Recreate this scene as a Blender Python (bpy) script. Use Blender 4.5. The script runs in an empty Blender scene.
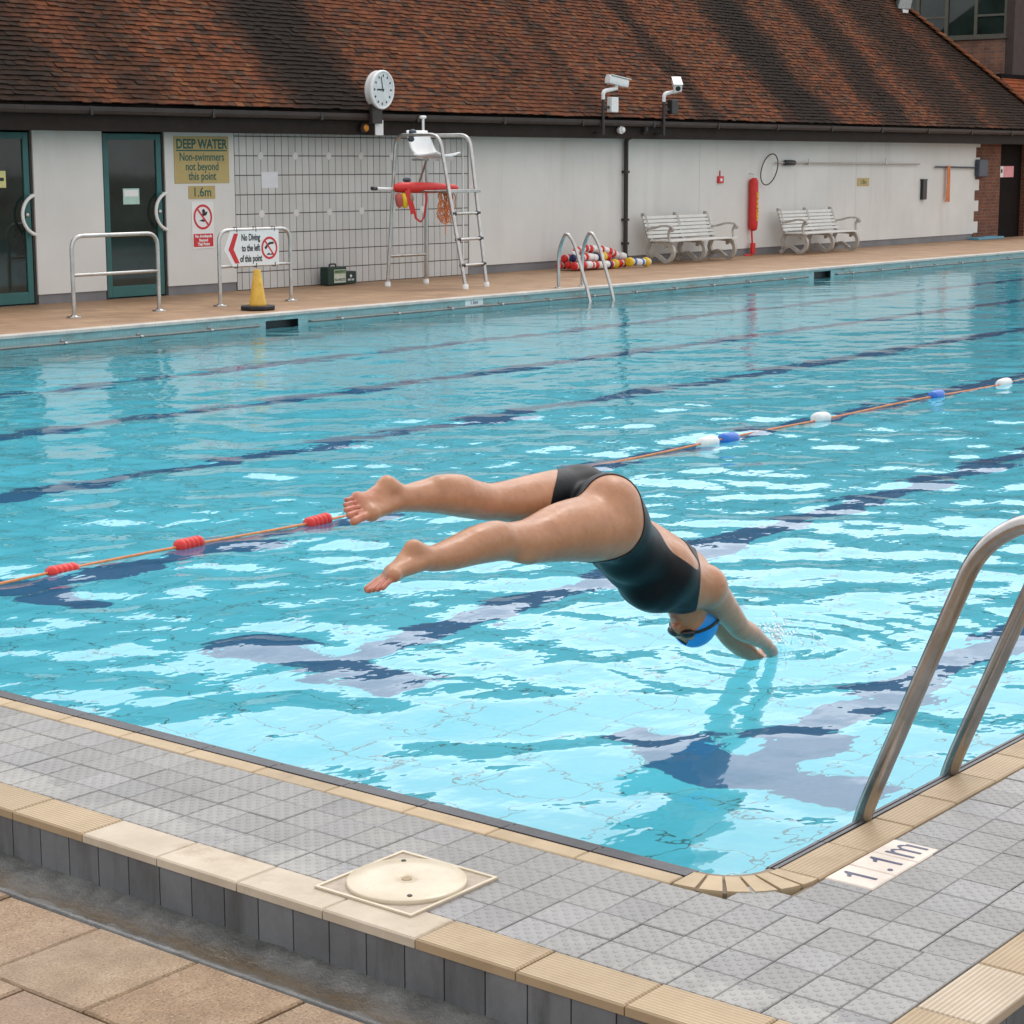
import bpy, math, random
import numpy as np
from mathutils import Vector, Matrix

random.seed(7)
RNG = np.random.RandomState(11)
scene = bpy.context.scene
COL = scene.collection
R = math.radians
PI = math.pi

# ------------------------------------------------------------------ objects
def tag(o, label=None, cat=None, group=None, kind=None):
    if label: o['label'] = label
    if cat: o['category'] = cat
    if group: o['group'] = group
    if kind: o['kind'] = kind
    return o

def thing(name, label, cat, loc=(0, 0, 0), group=None):
    o = bpy.data.objects.new(name, None)
    o.empty_display_size = 0.1
    o.location = loc
    COL.objects.link(o)
    return tag(o, label, cat, group)

def origin_of(o):
    v = Vector((0, 0, 0))
    while o is not None:
        v += Vector(o.location)
        o = o.parent
    return v

class MB:
    """collects shapes in world coordinates, builds ONE mesh object"""
    def __init__(self):
        self.v = []; self.f = []; self.s = []; self.c = []; self.usec = False
    def add(self, verts, faces, smooth=False, col=None):
        n = len(self.v)
        self.v.extend([tuple(p) for p in verts])
        for f in faces:
            self.f.append(tuple(i + n for i in f)); self.s.append(smooth)
            self.c.append(col if col is not None else (1, 1, 1))
        if col is not None: self.usec = True
        return self
    def box(self, a, b, col=None, M=None):
        x0, y0, z0 = a; x1, y1, z1 = b
        v = [(x0,y0,z0),(x1,y0,z0),(x1,y1,z0),(x0,y1,z0),(x0,y0,z1),(x1,y0,z1),(x1,y1,z1),(x0,y1,z1)]
        if M is not None: v = [tuple(M @ Vector(p)) for p in v]
        return self.add(v, [(0,3,2,1),(4,5,6,7),(0,1,5,4),(1,2,6,5),(2,3,7,6),(3,0,4,7)], col=col)
    def cbox(self, a, b, ch=0.004, col=None):
        """box whose top edges are chamfered"""
        x0, y0, z0 = a; x1, y1, z1 = b; c = ch
        v = [(x0,y0,z0),(x1,y0,z0),(x1,y1,z0),(x0,y1,z0),
             (x0,y0,z1-c),(x1,y0,z1-c),(x1,y1,z1-c),(x0,y1,z1-c),
             (x0+c,y0+c,z1),(x1-c,y0+c,z1),(x1-c,y1-c,z1),(x0+c,y1-c,z1)]
        f = [(0,3,2,1),(8,9,10,11)]
        for i in range(4):
            j = (i+1) % 4
            f += [(i,j,4+j,4+i),(4+i,4+j,8+j,8+i)]
        return self.add(v, f, col=col)
    def rings(self, rings, closed=True, cap=True, smooth=True, col=None):
        n = len(rings[0]); v = [p for r in rings for p in r]; f = []
        for i in range(len(rings)-1):
            for j in range(n if closed else n-1):
                k = (j+1) % n
                f.append((i*n+j, i*n+k, (i+1)*n+k, (i+1)*n+j))
        self.add(v, f, smooth, col)
        if cap and closed:
            self.add(rings[0], [tuple(range(n))[::-1]], False, col)
            self.add(rings[-1], [tuple(range(n))], False, col)
        return self
    def tube(self, pts, r, segs=10, cap=True, col=None, closed=False):
        P = [Vector(p) for p in pts]; n = len(P); rs = r if isinstance(r, (list, tuple)) else [r]*n
        T = []
        for i in range(n):
            if closed: t = P[(i+1) % n]-P[i-1]
            else: t = P[min(i+1, n-1)]-P[max(i-1, 0)]
            T.append(t.normalized())
        up = Vector((0, 0, 1)) if abs(T[0].z) < 0.9 else Vector((1, 0, 0))
        a = T[0].cross(up).normalized(); rg = []
        for i in range(n):
            a = (a - T[i]*a.dot(T[i])).normalized(); b = T[i].cross(a)
            rg.append([tuple(P[i]+(a*math.cos(2*PI*k/segs)+b*math.sin(2*PI*k/segs))*rs[i]) for k in range(segs)])
        if closed:
            rg.append(rg[0]); cap = False
        return self.rings(rg, cap=cap, col=col)
    def lathe(self, prof, axis_o, axis=(0, 0, 1), segs=20, cap=True, col=None):
        """prof: (radius, height along axis)"""
        A = Vector(axis).normalized(); up = Vector((0, 0, 1)) if abs(A.z) < 0.9 else Vector((1, 0, 0))
        a = A.cross(up).normalized(); b = A.cross(a); o = Vector(axis_o)
        rg = [[tuple(o+A*h+(a*math.cos(2*PI*k/segs)+b*math.sin(2*PI*k/segs))*max(r, 1e-5)) for k in range(segs)] for r, h in prof]
        return self.rings(rg, cap=cap, col=col)
    def prism(self, poly, o, ax, ay, az, t, col=None, smooth=False):
        """2-d outline (counter-clockwise) in the ax/ay plane at o, extruded t along az"""
        o = Vector(o); ax = Vector(ax); ay = Vector(ay); az = Vector(az); n = len(poly)
        lo = [tuple(o+ax*x+ay*y) for x, y in poly]; hi = [tuple(o+ax*x+ay*y+az*t) for x, y in poly]
        f = [tuple(range(n))[::-1], tuple(range(n, 2*n))] + [(i, (i+1) % n, n+(i+1) % n, n+i) for i in range(n)]
        return self.add(lo+hi, f, smooth, col)
    def ell(self, c, rx, ry, rz, seg=16, ring=10, col=None, M=None):
        v = []; f = []
        for i in range(ring+1):
            th = PI*i/ring
            for j in range(seg):
                ph = 2*PI*j/seg
                p = Vector((rx*math.sin(th)*math.cos(ph), ry*math.sin(th)*math.sin(ph), rz*math.cos(th)))
                if M is not None: p = M @ p
                v.append(tuple(Vector(c)+p))
        for i in range(ring):
            for j in range(seg):
                k = (j+1) % seg
                f.append((i*seg+j, (i+1)*seg+j, (i+1)*seg+k, i*seg+k))
        return self.add(v, f, True, col)
    def build(self, name, m, parent=None, loc=None, bevel=0, auto=False, kind=None):
        off = origin_of(parent) if parent is not None else Vector(loc or (0, 0, 0))
        me = bpy.data.meshes.new(name)
        me.from_pydata([tuple(Vector(p)-off) for p in self.v], [], self.f)
        me.polygons.foreach_set('use_smooth', self.s)
        if self.usec:
            ca = me.color_attributes.new('Col', 'FLOAT_COLOR', 'CORNER')
            arr = np.ones((len(me.loops), 4), np.float32)
            tot = np.array([len(f) for f in self.f])
            arr[:, :3] = np.repeat(np.array(self.c, np.float32), tot, axis=0)
            ca.data.foreach_set('color', arr.ravel())
        me.materials.append(m)
        me.validate(); me.update()
        o = bpy.data.objects.new(name, me); COL.objects.link(o)
        if parent is not None: o.parent = parent
        else: o.location = off
        if bevel:
            b = o.modifiers.new('bevel', 'BEVEL'); b.width = bevel; b.segments = 2; b.limit_method = 'ANGLE'; b.angle_limit = R(40)
        if kind: o['kind'] = kind
        return o

def arc(c, r, a0, a1, n, ax, ay):
    c = Vector(c); ax = Vector(ax); ay = Vector(ay)
    return [tuple(c+ax*r*math.cos(R(a0+(a1-a0)*i/n))+ay*r*math.sin(R(a0+(a1-a0)*i/n))) for i in range(n+1)]

def round_path(pts, rad, n=6):
    """polyline with rounded corners"""
    P = [Vector(p) for p in pts]; out = [tuple(P[0])]
    for i in range(1, len(P)-1):
        a = (P[i-1]-P[i]); b = (P[i+1]-P[i]); r = min(rad, a.length*.49, b.length*.49)
        s = P[i]+a.normalized()*r; e = P[i]+b.normalized()*r
        for k in range(n+1):
            t = k/n
            out.append(tuple(s*(1-t)**2+P[i]*2*t*(1-t)+e*t*t))
    out.append(tuple(P[-1]))
    return out

def text(name, s, size, loc, m, parent, rot=(PI/2, 0, 0), align='CENTER', ext=0.001, sx=1.0, bold=0.0, space=1.0):
    cu = bpy.data.curves.new(name, 'FONT'); cu.body = s; cu.size = size; cu.align_x = align; cu.align_y = 'CENTER'
    cu.extrude = ext; cu.offset = bold; cu.space_line = space; cu.resolution_u = 3
    tmp = bpy.data.objects.new('lettering_source', cu); COL.objects.link(tmp)
    dg = bpy.context.evaluated_depsgraph_get(); dg.update()
    me = bpy.data.meshes.new_from_object(tmp.evaluated_get(dg))
    bpy.data.objects.remove(tmp)
    Mx = Matrix.Translation(Vector(loc)-origin_of(parent)) @ Matrix.Rotation(rot[2], 4, 'Z') @ Matrix.Rotation(rot[1], 4, 'Y') @ Matrix.Rotation(rot[0], 4, 'X') @ Matrix.Diagonal((sx, 1, 1, 1))
    me.transform(Mx); me.materials.clear(); me.materials.append(m)
    o = bpy.data.objects.new(name, me); COL.objects.link(o); o.parent = parent
    return o

def copy_tree(o, parent=None):
    c = o.copy(); COL.objects.link(c); c.parent = parent
    for ch in [x for x in o.children]: copy_tree(ch, c)
    return c

# ------------------------------------------------------------------ materials
class NT:
    def __init__(self, name):
        self.m = bpy.data.materials.new(name); self.m.use_nodes = True
        self.t = self.m.node_tree; self.n = self.t.nodes; self.bs = self.n['Principled BSDF']; self.out = self.n['Material Output']
    def node(self, typ, **kw):
        x = self.n.new(typ)
        for k, v in kw.items():
            if k in x.inputs: x.inputs[k].default_value = v
            else: setattr(x, k, v)
        return x
    def link(self, a, b): self.t.links.new(a, b)
    def pos(self, scale=(1, 1, 1), obj=False):
        mp = self.node('ShaderNodeMapping'); mp.inputs['Scale'].default_value = scale
        if obj: self.link(self.node('ShaderNodeTexCoord').outputs['Object'], mp.inputs[0])
        else: self.link(self.node('ShaderNodeNewGeometry').outputs['Position'], mp.inputs[0])
        return mp.outputs[0]
    def noise(self, scale, detail=4, rough=0.6, vec=None, dist=0.0):
        x = self.node('ShaderNodeTexNoise'); x.inputs['Scale'].default_value = scale; x.inputs['Detail'].default_value = detail
        x.inputs['Roughness'].default_value = rough; x.inputs['Distortion'].default_value = dist
        if vec is not None: self.link(vec, x.inputs['Vector'])
        return x.outputs['Fac']
    def ramp(self, fac, stops):
        x = self.node('ShaderNodeValToRGB'); e = x.color_ramp.elements
        while len(e) < len(stops): e.new(0.5)
        for el, (p, c) in zip(e, stops):
            el.position = p; el.color = tuple(c)+(1,) if len(c) == 3 else c
        self.link(fac, x.inputs[0]); return x.outputs[0]
    def mix(self, fac, a, b, mode='MIX'):
        x = self.node('ShaderNodeMix', data_type='RGBA', blend_type=mode)
        for v, i in ((fac, 0), (a, 6), (b, 7)):
            if isinstance(v, (int, float)): x.inputs[i].default_value = v
            elif isinstance(v, tuple): x.inputs[i].default_value = v+(1,) if len(v) == 3 else v
            else: self.link(v, x.inputs[i])
        return x.outputs[2]
    def math(self, op, a, b=0.0, c=0.0, clamp=False):
        x = self.node('ShaderNodeMath', operation=op, use_clamp=clamp)
        for v, i in ((a, 0), (b, 1), (c, 2)):
            if isinstance(v, (int, float)): x.inputs[i].default_value = v
            else: self.link(v, x.inputs[i])
        return x.outputs[0]
    def bump(self, h, strength=0.3, dist=0.01, normal=None):
        x = self.node('ShaderNodeBump'); x.inputs['Strength'].default_value = strength; x.inputs['Distance'].default_value = dist
        self.link(h, x.inputs['Height'])
        if normal is not None: self.link(normal, x.inputs['Normal'])
        return x.outputs[0]
    def sep(self, v):
        x = self.node('ShaderNodeSeparateXYZ'); self.link(v, x.inputs[0]); return x.outputs
    def attr(self, name='Col'):
        x = self.node('ShaderNodeAttribute'); x.attribute_name = name; return x.outputs['Color']
    def base(self, v):
        if isinstance(v, tuple): self.bs.inputs['Base Color'].default_value = v+(1,)
        else: self.link(v, self.bs.inputs['Base Color'])
    def set(self, **kw):
        for k, v in kw.items():
            i = self.bs.inputs[k.replace('_', ' ')]
            if isinstance(v, (int, float, tuple)): i.default_value = v
            else: self.link(v, i)

def simple(name, col, rough=0.5, metal=0.0, var=0.12, scale=12, bump=0.0, spec=0.5, rvar=0.1):
    """plain painted / plastic / metal surface with uneven tone and gloss"""
    a = NT(name); p = a.pos()
    n1 = a.noise(scale, 5, 0.65, p); n2 = a.noise(scale*6, 3, 0.6, p)
    lo = tuple(c*(1-var) for c in col); hi = tuple(min(1, c*(1+var)) for c in col)
    a.base(a.ramp(n1, [(0.3, lo), (0.7, hi)]))
    a.set(Roughness=a.math('MULTIPLY_ADD', n2, rvar*2, rough-rvar, True), Metallic=metal)
    a.bs.inputs['Specular IOR Level'].default_value = spec
    if bump: a.set(Normal=a.bump(n2, bump, 0.004))
    return a.m
# ------------------------------------------------------------------ material library
M = {}
M['steel'] = simple('steel', (0.50, 0.49, 0.47), 0.30, 1.0, 0.16, 9)
M['worn_steel'] = simple('worn_steel', (0.40, 0.385, 0.37), 0.22, 1.0, 0.25, 7)
M['white_paint'] = simple('white_paint', (0.78, 0.78, 0.76), 0.45, 0, 0.05, 8)
M['white_plastic'] = simple('white_plastic', (0.80, 0.80, 0.79), 0.35, 0, 0.04, 10)
M['black_plastic'] = simple('black_plastic', (0.018, 0.018, 0.02), 0.45, 0, 0.2)
M['dark_paint'] = simple('dark_paint', (0.028, 0.022, 0.020), 0.55, 0, 0.3, 5)
M['fascia'] = simple('fascia', (0.022, 0.015, 0.012), 0.7, 0, 0.25, 4, spec=.2)
M['gutter_grey'] = simple('gutter_grey', (0.052, 0.040, 0.036), 0.55, 0, 0.2, 3, spec=.3)
M['red_foam'] = simple('red_foam', (0.62, 0.025, 0.02), 0.5, 0, 0.12, 10)
M['red_sign'] = simple('red_sign', (0.60, 0.02, 0.025), 0.4, 0, 0.05)
M['black_ink'] = simple('black_ink', (0.012, 0.012, 0.014), 0.5, 0, 0.1)
M['green_ink'] = simple('green_ink', (0.012, 0.10, 0.075), 0.5, 0, 0.1)
M['navy_ink'] = simple('navy_ink', (0.02, 0.03, 0.09), 0.4, 0, 0.2)
M['yellow_ink'] = simple('yellow_ink', (0.80, 0.45, 0.03), 0.5, 0, 0.1)
M['white_ink'] = simple('white_ink', (0.8, 0.8, 0.8), 0.5, 0, 0.02)
M['yellow_sign'] = simple('yellow_sign', (0.46, 0.35, 0.13), 0.45, 0, 0.08, 5)
M['cone_yellow'] = simple('cone_yellow', (0.70, 0.40, 0.05), 0.45, 0, 0.15, 14)
M['rubber'] = simple('rubber', (0.02, 0.02, 0.021), 0.7, 0, 0.3)
M['green_case'] = simple('green_case', (0.005, 0.030, 0.021), 0.5, 0, 0.2)
M['orange_rope'] = simple('orange_rope', (0.70, 0.235, 0.085), 0.65, 0, 0.25, 40)
M['float_red'] = simple('float_red', (0.65, 0.02, 0.015), 0.38, 0, 0.1, 14)
M['float_white'] = simple('float_white', (0.75, 0.75, 0.73), 0.45, 0, 0.1, 14)
M['float_blue'] = simple('float_blue', (0.02, 0.14, 0.55), 0.4, 0, 0.1, 14)
M['float_navy'] = simple('float_navy', (0.01, 0.015, 0.09), 0.4, 0, 0.1, 14)
M['float_yellow'] = simple('float_yellow', (0.75, 0.50, 0.02), 0.4, 0, 0.1, 14)
M['bench_white'] = simple('bench_white', (0.66, 0.65, 0.61), 0.5, 0, 0.08, 6)
M['cast_iron'] = simple('cast_iron', (0.42, 0.40, 0.36), 0.5, 0, 0.2, 12)
M['door_green'] = simple('door_green', (0.025, 0.125, 0.12), 0.45, 0, 0.12, 3)
M['blue_plastic'] = simple('blue_plastic', (0.03, 0.28, 0.55), 0.4, 0, 0.15)
M['slate_plastic'] = simple('slate_plastic', (0.05, 0.065, 0.09), 0.5, 0, 0.1)
M['pink_sign'] = simple('pink_sign', (0.75, 0.30, 0.33), 0.5, 0, 0.1)
M['paper'] = simple('paper', (0.72, 0.72, 0.75), 0.7, 0, 0.04, 6)
M['lead'] = simple('lead', (0.10, 0.12, 0.13), 0.5, 0, 0.3, 6)
M['window_frame'] = simple('window_frame', (0.085, 0.078, 0.06), 0.5, 0, 0.15)
M['amber'] = simple('amber', (0.60, 0.22, 0.02), 0.3, 0, 0.2)
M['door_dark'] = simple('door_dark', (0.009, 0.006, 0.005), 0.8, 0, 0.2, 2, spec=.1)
M['lidcream'] = None

def glass(name, col=(0.010, 0.016, 0.014)):
    a = NT(name); p = a.pos()
    a.base(a.ramp(a.noise(1.3, 3, 0.6, p), [(0.35, col), (0.75, tuple(c*2.6 for c in col))]))
    a.set(Roughness=0.04, IOR=1.5, Normal=a.bump(a.noise(2.0, 2, 0.5, p), 0.05, 0.02)); return a.m
M['glass'] = glass('glass')

def wall_white():
    a = NT('rendered_wall'); p = a.pos()
    n = a.noise(0.9, 5, 0.6, p); st = a.noise(3.0, 4, 0.6, a.pos((1.0, 1.0, 0.12)))
    c = a.ramp(n, [(0.25, (0.64, 0.63, 0.60)), (0.75, (0.74, 0.73, 0.70))])
    c = a.mix(a.ramp(st, [(0.52, (0, 0, 0)), (0.80, (0.35, 0.35, 0.35))]), c, (0.46, 0.43, 0.38))
    a.base(c); a.set(Roughness=0.75, Normal=a.bump(a.noise(60, 4, 0.7, p), 0.25, 0.006)); return a.m
M['wall_white'] = wall_white()

def wall_tiles():
    a = NT('wall_tile_glaze'); p = a.pos()
    n = a.noise(1.5, 4, 0.6, p)
    c = a.mix(1.0, a.attr(), a.ramp(n, [(0.3, (0.88, 0.88, 0.87)), (0.7, (1, 1, 1))]), 'MULTIPLY')
    a.base(c); a.set(Roughness=0.32); return a.m
M['wall_tile'] = wall_tiles()
M['grout_dark'] = simple('grout_dark', (0.075, 0.06, 0.055), 0.85, 0, 0.25, 5)
M['plinth'] = simple('plinth', (0.20, 0.20, 0.21), 0.7, 0, 0.15, 2, 0.2)

def roof_mat(band_amt=1.0):
    a = NT('roof_tile_clay'); p = a.pos(); s = a.sep(p)
    base = a.mix(1.0, a.attr(), a.ramp(a.noise(14, 4, 0.7, p), [(0.3, (0.62, 0.60, 0.58)), (0.7, (1.2, 1.15, 1.1))]), 'MULTIPLY')
    # ragged dark bands running down the slope, plus fainter dark patches
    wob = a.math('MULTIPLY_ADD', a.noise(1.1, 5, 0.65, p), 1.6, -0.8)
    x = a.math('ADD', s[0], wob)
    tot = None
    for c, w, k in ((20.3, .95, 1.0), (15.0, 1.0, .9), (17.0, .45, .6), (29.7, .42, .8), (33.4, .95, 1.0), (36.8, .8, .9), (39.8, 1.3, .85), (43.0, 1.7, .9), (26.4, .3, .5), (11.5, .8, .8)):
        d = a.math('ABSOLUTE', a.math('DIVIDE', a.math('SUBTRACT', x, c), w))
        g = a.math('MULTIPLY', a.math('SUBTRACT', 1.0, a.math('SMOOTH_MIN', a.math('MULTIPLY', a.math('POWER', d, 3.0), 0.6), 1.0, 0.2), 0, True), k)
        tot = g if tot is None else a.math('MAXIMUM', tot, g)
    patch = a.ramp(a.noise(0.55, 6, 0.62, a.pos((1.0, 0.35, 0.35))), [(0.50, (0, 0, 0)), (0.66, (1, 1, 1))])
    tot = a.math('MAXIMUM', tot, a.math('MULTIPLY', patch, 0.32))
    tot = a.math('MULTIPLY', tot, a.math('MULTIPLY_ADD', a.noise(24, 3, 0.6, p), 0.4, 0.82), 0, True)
    c = a.mix(a.math('MULTIPLY', tot, 0.98*band_amt), base, (0.017, 0.013, 0.010))
    c = a.mix(a.ramp(a.noise(26, 3, 0.7, p), [(0.68, (0, 0, 0)), (0.78, (0.35, 0.35, 0.35))]), c, (0.16, 0.15, 0.13))
    a.bs.inputs['Specular IOR Level'].default_value = .12; a.base(c); a.set(Roughness=0.9, Normal=a.bump(a.noise(40, 4, 0.7, p), 0.5, 0.01)); return a.m
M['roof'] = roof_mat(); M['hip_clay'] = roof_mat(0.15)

def brick_mat(name, c1, c2, mortar):
    a = NT(name); p = a.pos(); s = a.sep(p)
    cb = a.node('ShaderNodeCombineXYZ'); a.link(a.math('ADD', s[0], s[1]), cb.inputs[0]); a.link(s[2], cb.inputs[1])
    b = a.node('ShaderNodeTexBrick'); a.link(cb.outputs[0], b.inputs['Vector'])
    b.inputs['Color1'].default_value = c1+(1,); b.inputs['Color2'].default_value = c2+(1,); b.inputs['Mortar'].default_value = mortar+(1,)
    b.inputs['Scale'].default_value = 1; b.inputs['Brick Width'].default_value = 0.225; b.inputs['Row Height'].default_value = 0.075; b.inputs['Mortar Size'].default_value = 0.008
    c = a.mix(1.0, b.outputs[0], a.ramp(a.noise(3.5, 5, 0.7, p), [(0.3, (0.6, 0.58, 0.56)), (0.7, (1.2, 1.15, 1.1))]), 'MULTIPLY')
    a.base(c); a.set(Roughness=0.85, Normal=a.bump(b.outputs['Fac'], -0.5, 0.006)); return a.m
M['brick'] = brick_mat('brick', (0.20, 0.062, 0.030), (0.13, 0.040, 0.022), (0.15, 0.12, 0.09))
M['tower_brick'] = brick_mat('tower_brick', (0.24, 0.10, 0.058), (0.17, 0.08, 0.058), (0.17, 0.145, 0.12))

def paving_mat():
    a = NT('sandstone_slab'); p = a.pos()
    big = a.noise(1.6, 5, 0.65, p); mid = a.noise(9, 5, 0.7, p); fine = a.noise(150, 3, 0.7, p)
    c = a.ramp(mid, [(0.25, (0.215, 0.140, 0.080)), (0.5, (0.305, 0.208, 0.127)), (0.75, (0.40, 0.292, 0.195))])
    c = a.mix(1.0, c, a.attr(), 'MULTIPLY')
    c = a.mix(a.ramp(fine, [(0.35, (0.7, 0.7, 0.7)), (0.5, (0, 0, 0))]), c, (0.11, 0.07, 0.045))
    c = a.mix(a.ramp(fine, [(0.60, (0, 0, 0)), (0.70, (0.75, 0.75, 0.75))]), c, (0.48, 0.38, 0.27))
    v = a.node('ShaderNodeTexVoronoi'); a.link(p, v.inputs['Vector']); v.inputs['Scale'].default_value = 55
    chips = a.ramp(v.outputs['Distance'], [(0.10, (1, 1, 1)), (0.16, (0, 0, 0))])
    c = a.mix(a.math('MULTIPLY', chips, a.ramp(a.noise(20, 2, 0.5, p), [(0.52, (0, 0, 0)), (0.6, (0.8, 0.8, 0.8))])), c, (0.10, 0.085, 0.075))
    c = a.mix(a.ramp(big, [(0.50, (0, 0, 0)), (0.72, (0.45, 0.45, 0.45))]), c, (0.17, 0.10, 0.055))
    a.base(c); a.set(Roughness=a.ramp(big, [(0.4, (0.8, 0.8, 0.8)), (0.7, (0.5, 0.5, 0.5))]), Normal=a.bump(a.math('ADD', fine, a.math('MULTIPLY', mid, 0.6)), 0.6, 0.004)); return a.m
M['paving'] = paving_mat()

def channel_mat():
    a = NT('wet_cement'); p = a.pos(); s = a.sep(p)
    n = a.noise(7, 6, 0.7, p); n2 = a.noise(2.2, 5, 0.6, a.pos((3, 1, 1)))
    c = a.ramp(n, [(0.25, (0.05, 0.05, 0.048)), (0.5, (0.105, 0.103, 0.098)), (0.8, (0.20, 0.20, 0.19))])
    bnd = a.math('SUBTRACT', 1.0, a.math('MULTIPLY', a.math('ABSOLUTE', a.math('SUBTRACT', a.math('ADD', s[0], a.math('MULTIPLY', a.noise(5, 4, .6, p), .06)), 3.055)), 16.0), 0, True)
    c = a.mix(a.math('MULTIPLY', a.math('POWER', bnd, 0.6), a.ramp(n2, [(0.38, (0, 0, 0)), (0.54, (0.85, 0.85, 0.85))])), c, (0.10, 0.066, 0.032))
    a.base(c); a.set(Roughness=a.ramp(n2, [(0.4, (0.6, 0.6, 0.6)), (0.65, (0.25, 0.25, 0.25))]), Normal=a.bump(n, 0.8, 0.02)); return a.m
M['channel'] = channel_mat()

def deck_tile_mat():
    a = NT('studded_grey_tile'); p = a.pos(); s = a.sep(p)
    c = a.mix(1.0, a.attr(), a.ramp(a.noise(5, 6, 0.7, p), [(0.25, (0.78, 0.77, 0.75)), (0.75, (1.12, 1.12, 1.12))]), 'MULTIPLY')
    c = a.mix(a.ramp(a.noise(2.0, 6, 0.7, p), [(0.55, (0, 0, 0)), (0.75, (0.5, 0.5, 0.5))]), c, (0.36, 0.34, 0.31))
    c = a.mix(a.ramp(a.noise(90, 2, 0.6, p), [(0.66, (0, 0, 0)), (0.74, (0.4, 0.4, 0.4))]), c, (0.12, 0.11, 0.10))
    wd_ = a.math('ADD', s[0], a.math('MULTIPLY_ADD', a.noise(3.0, 5, 0.7, p), 0.30, -0.15))
    wm = a.math('MULTIPLY', a.math('LESS_THAN', wd_, 3.37), a.ramp(a.noise(2.5, 4, .6, p), [(0.42, (0, 0, 0)), (0.6, (.65, .65, .65))]))
    c = a.mix(wm, c, (0.40, 0.385, 0.355))
    dk = a.ramp(a.noise(5, 7, 0.78, p), [(0.55, (0, 0, 0)), (0.70, (.6, .6, .6))])
    c = a.mix(dk, c, (0.17, 0.155, 0.135))
    k = 2*PI/0.036
    st = a.math('MULTIPLY', a.math('SINE', a.math('MULTIPLY', s[0], k)), a.math('SINE', a.math('MULTIPLY', s[1], k)))
    h = a.ramp(st, [(0.3, (0, 0, 0)), (0.8, (1, 1, 1))])
    bn = a.bump(h, 0.7, 0.004)
    bn = a.bump(a.noise(120, 3, 0.6, p), 0.25, 0.002, bn)
    a.base(c); a.set(Roughness=a.math('MULTIPLY_ADD', a.noise(3, 4, 0.6, p), 0.4, 0.28), Normal=bn); return a.m
M['deck_tile'] = deck_tile_mat()

def coping_mat(name, axis, groove=True):
    a = NT(name); p = a.pos(); s = a.sep(p)
    c = a.mix(1.0, a.attr(), a.ramp(a.noise(6, 6, 0.7, p), [(0.25, (0.80, 0.77, 0.72)), (0.75, (1.1, 1.1, 1.1))]), 'MULTIPLY')
    c = a.mix(a.ramp(a.noise(3.3, 6, 0.75, p), [(0.53, (0, 0, 0)), (0.72, (0.7, 0.7, 0.7))]), c, (0.27, 0.185, 0.105))
    w = a.math('SINE', a.math('MULTIPLY', s[axis], 2*PI/0.0115))
    g = a.ramp(w, [(0.0, (0, 0, 0)), (0.5, (1, 1, 1))])
    if groove: c = a.mix(a.math('MULTIPLY', a.math('SUBTRACT', 1.0, g), 0.5), c, (0.26, 0.17, 0.09))
    bn = a.bump(g, 0.6 if groove else 0.08, 0.003)
    a.base(c); a.set(Roughness=0.6, Normal=bn); return a.m
M['coping_x'] = coping_mat('grooved_coping_along_length', 1)
M['coping_y'] = coping_mat('grooved_coping_along_end', 0)
M['coping_plain'] = coping_mat('plain_coping', 0, False)
M['edge_dark'] = simple('edge_dark', (0.045, 0.047, 0.055), 0.4, 0, 0.3, 10, 0.3)
M['riser_tile'] = None
def riser_mat():
    a = NT('riser_tile'); p = a.pos()
    c = a.mix(1.0, a.attr(), a.ramp(a.noise(6, 5, 0.7, p), [(0.3, (0.75, 0.75, 0.74)), (0.7, (1.1, 1.1, 1.1))]), 'MULTIPLY')
    st = a.ramp(a.noise(9, 5, 0.65, a.pos((1, 1, 0.15))), [(0.5, (0, 0, 0)), (0.7, (0.75, 0.75, 0.75))])
    c = a.mix(st, c, (0.055, 0.052, 0.048))
    a.base(c); a.set(Roughness=0.55, Normal=a.bump(a.noise(50, 4, 0.7, p), 0.25, 0.003)); return a.m
M['riser_tile'] = riser_mat()
M['grout_light'] = simple('grout_light', (0.23, 0.18, 0.13), 0.9, 0, 0.3, 9)

def far_deck_mat():
    a = NT('tan_deck_tiles'); p = a.pos()
    b = a.node('ShaderNodeTexBrick'); a.link(p, b.inputs['Vector'])
    b.inputs['Color1'].default_value = (0.42, 0.27, 0.155, 1); b.inputs['Color2'].default_value = (0.345, 0.21, 0.12, 1); b.inputs['Mortar'].default_value = (0.25, 0.155, 0.09, 1)
    b.inputs['Scale'].default_value = 1; b.inputs['Brick Width'].default_value = 0.3; b.inputs['Row Height'].default_value = 0.3; b.inputs['Mortar Size'].default_value = 0.008; b.offset = 0.5
    c = a.mix(1.0, b.outputs[0], a.ramp(a.noise(1.4, 6, 0.7, p), [(0.3, (0.75, 0.70, 0.66)), (0.7, (1.12, 1.12, 1.1))]), 'MULTIPLY')
    c = a.mix(a.ramp(a.noise(0.7, 5, 0.65, p), [(0.52, (0, 0, 0)), (0.75, (0.4, 0.4, 0.4))]), c, (0.26, 0.13, 0.085))
    a.base(c); a.set(Roughness=0.6, Normal=a.bump(a.noise(40, 3, 0.6, p), 0.2, 0.004)); return a.m
M['far_deck'] = far_deck_mat()
M['coping_far'] = simple('coping_far', (0.55, 0.50, 0.45), 0.6, 0, 0.2, 3)

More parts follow.
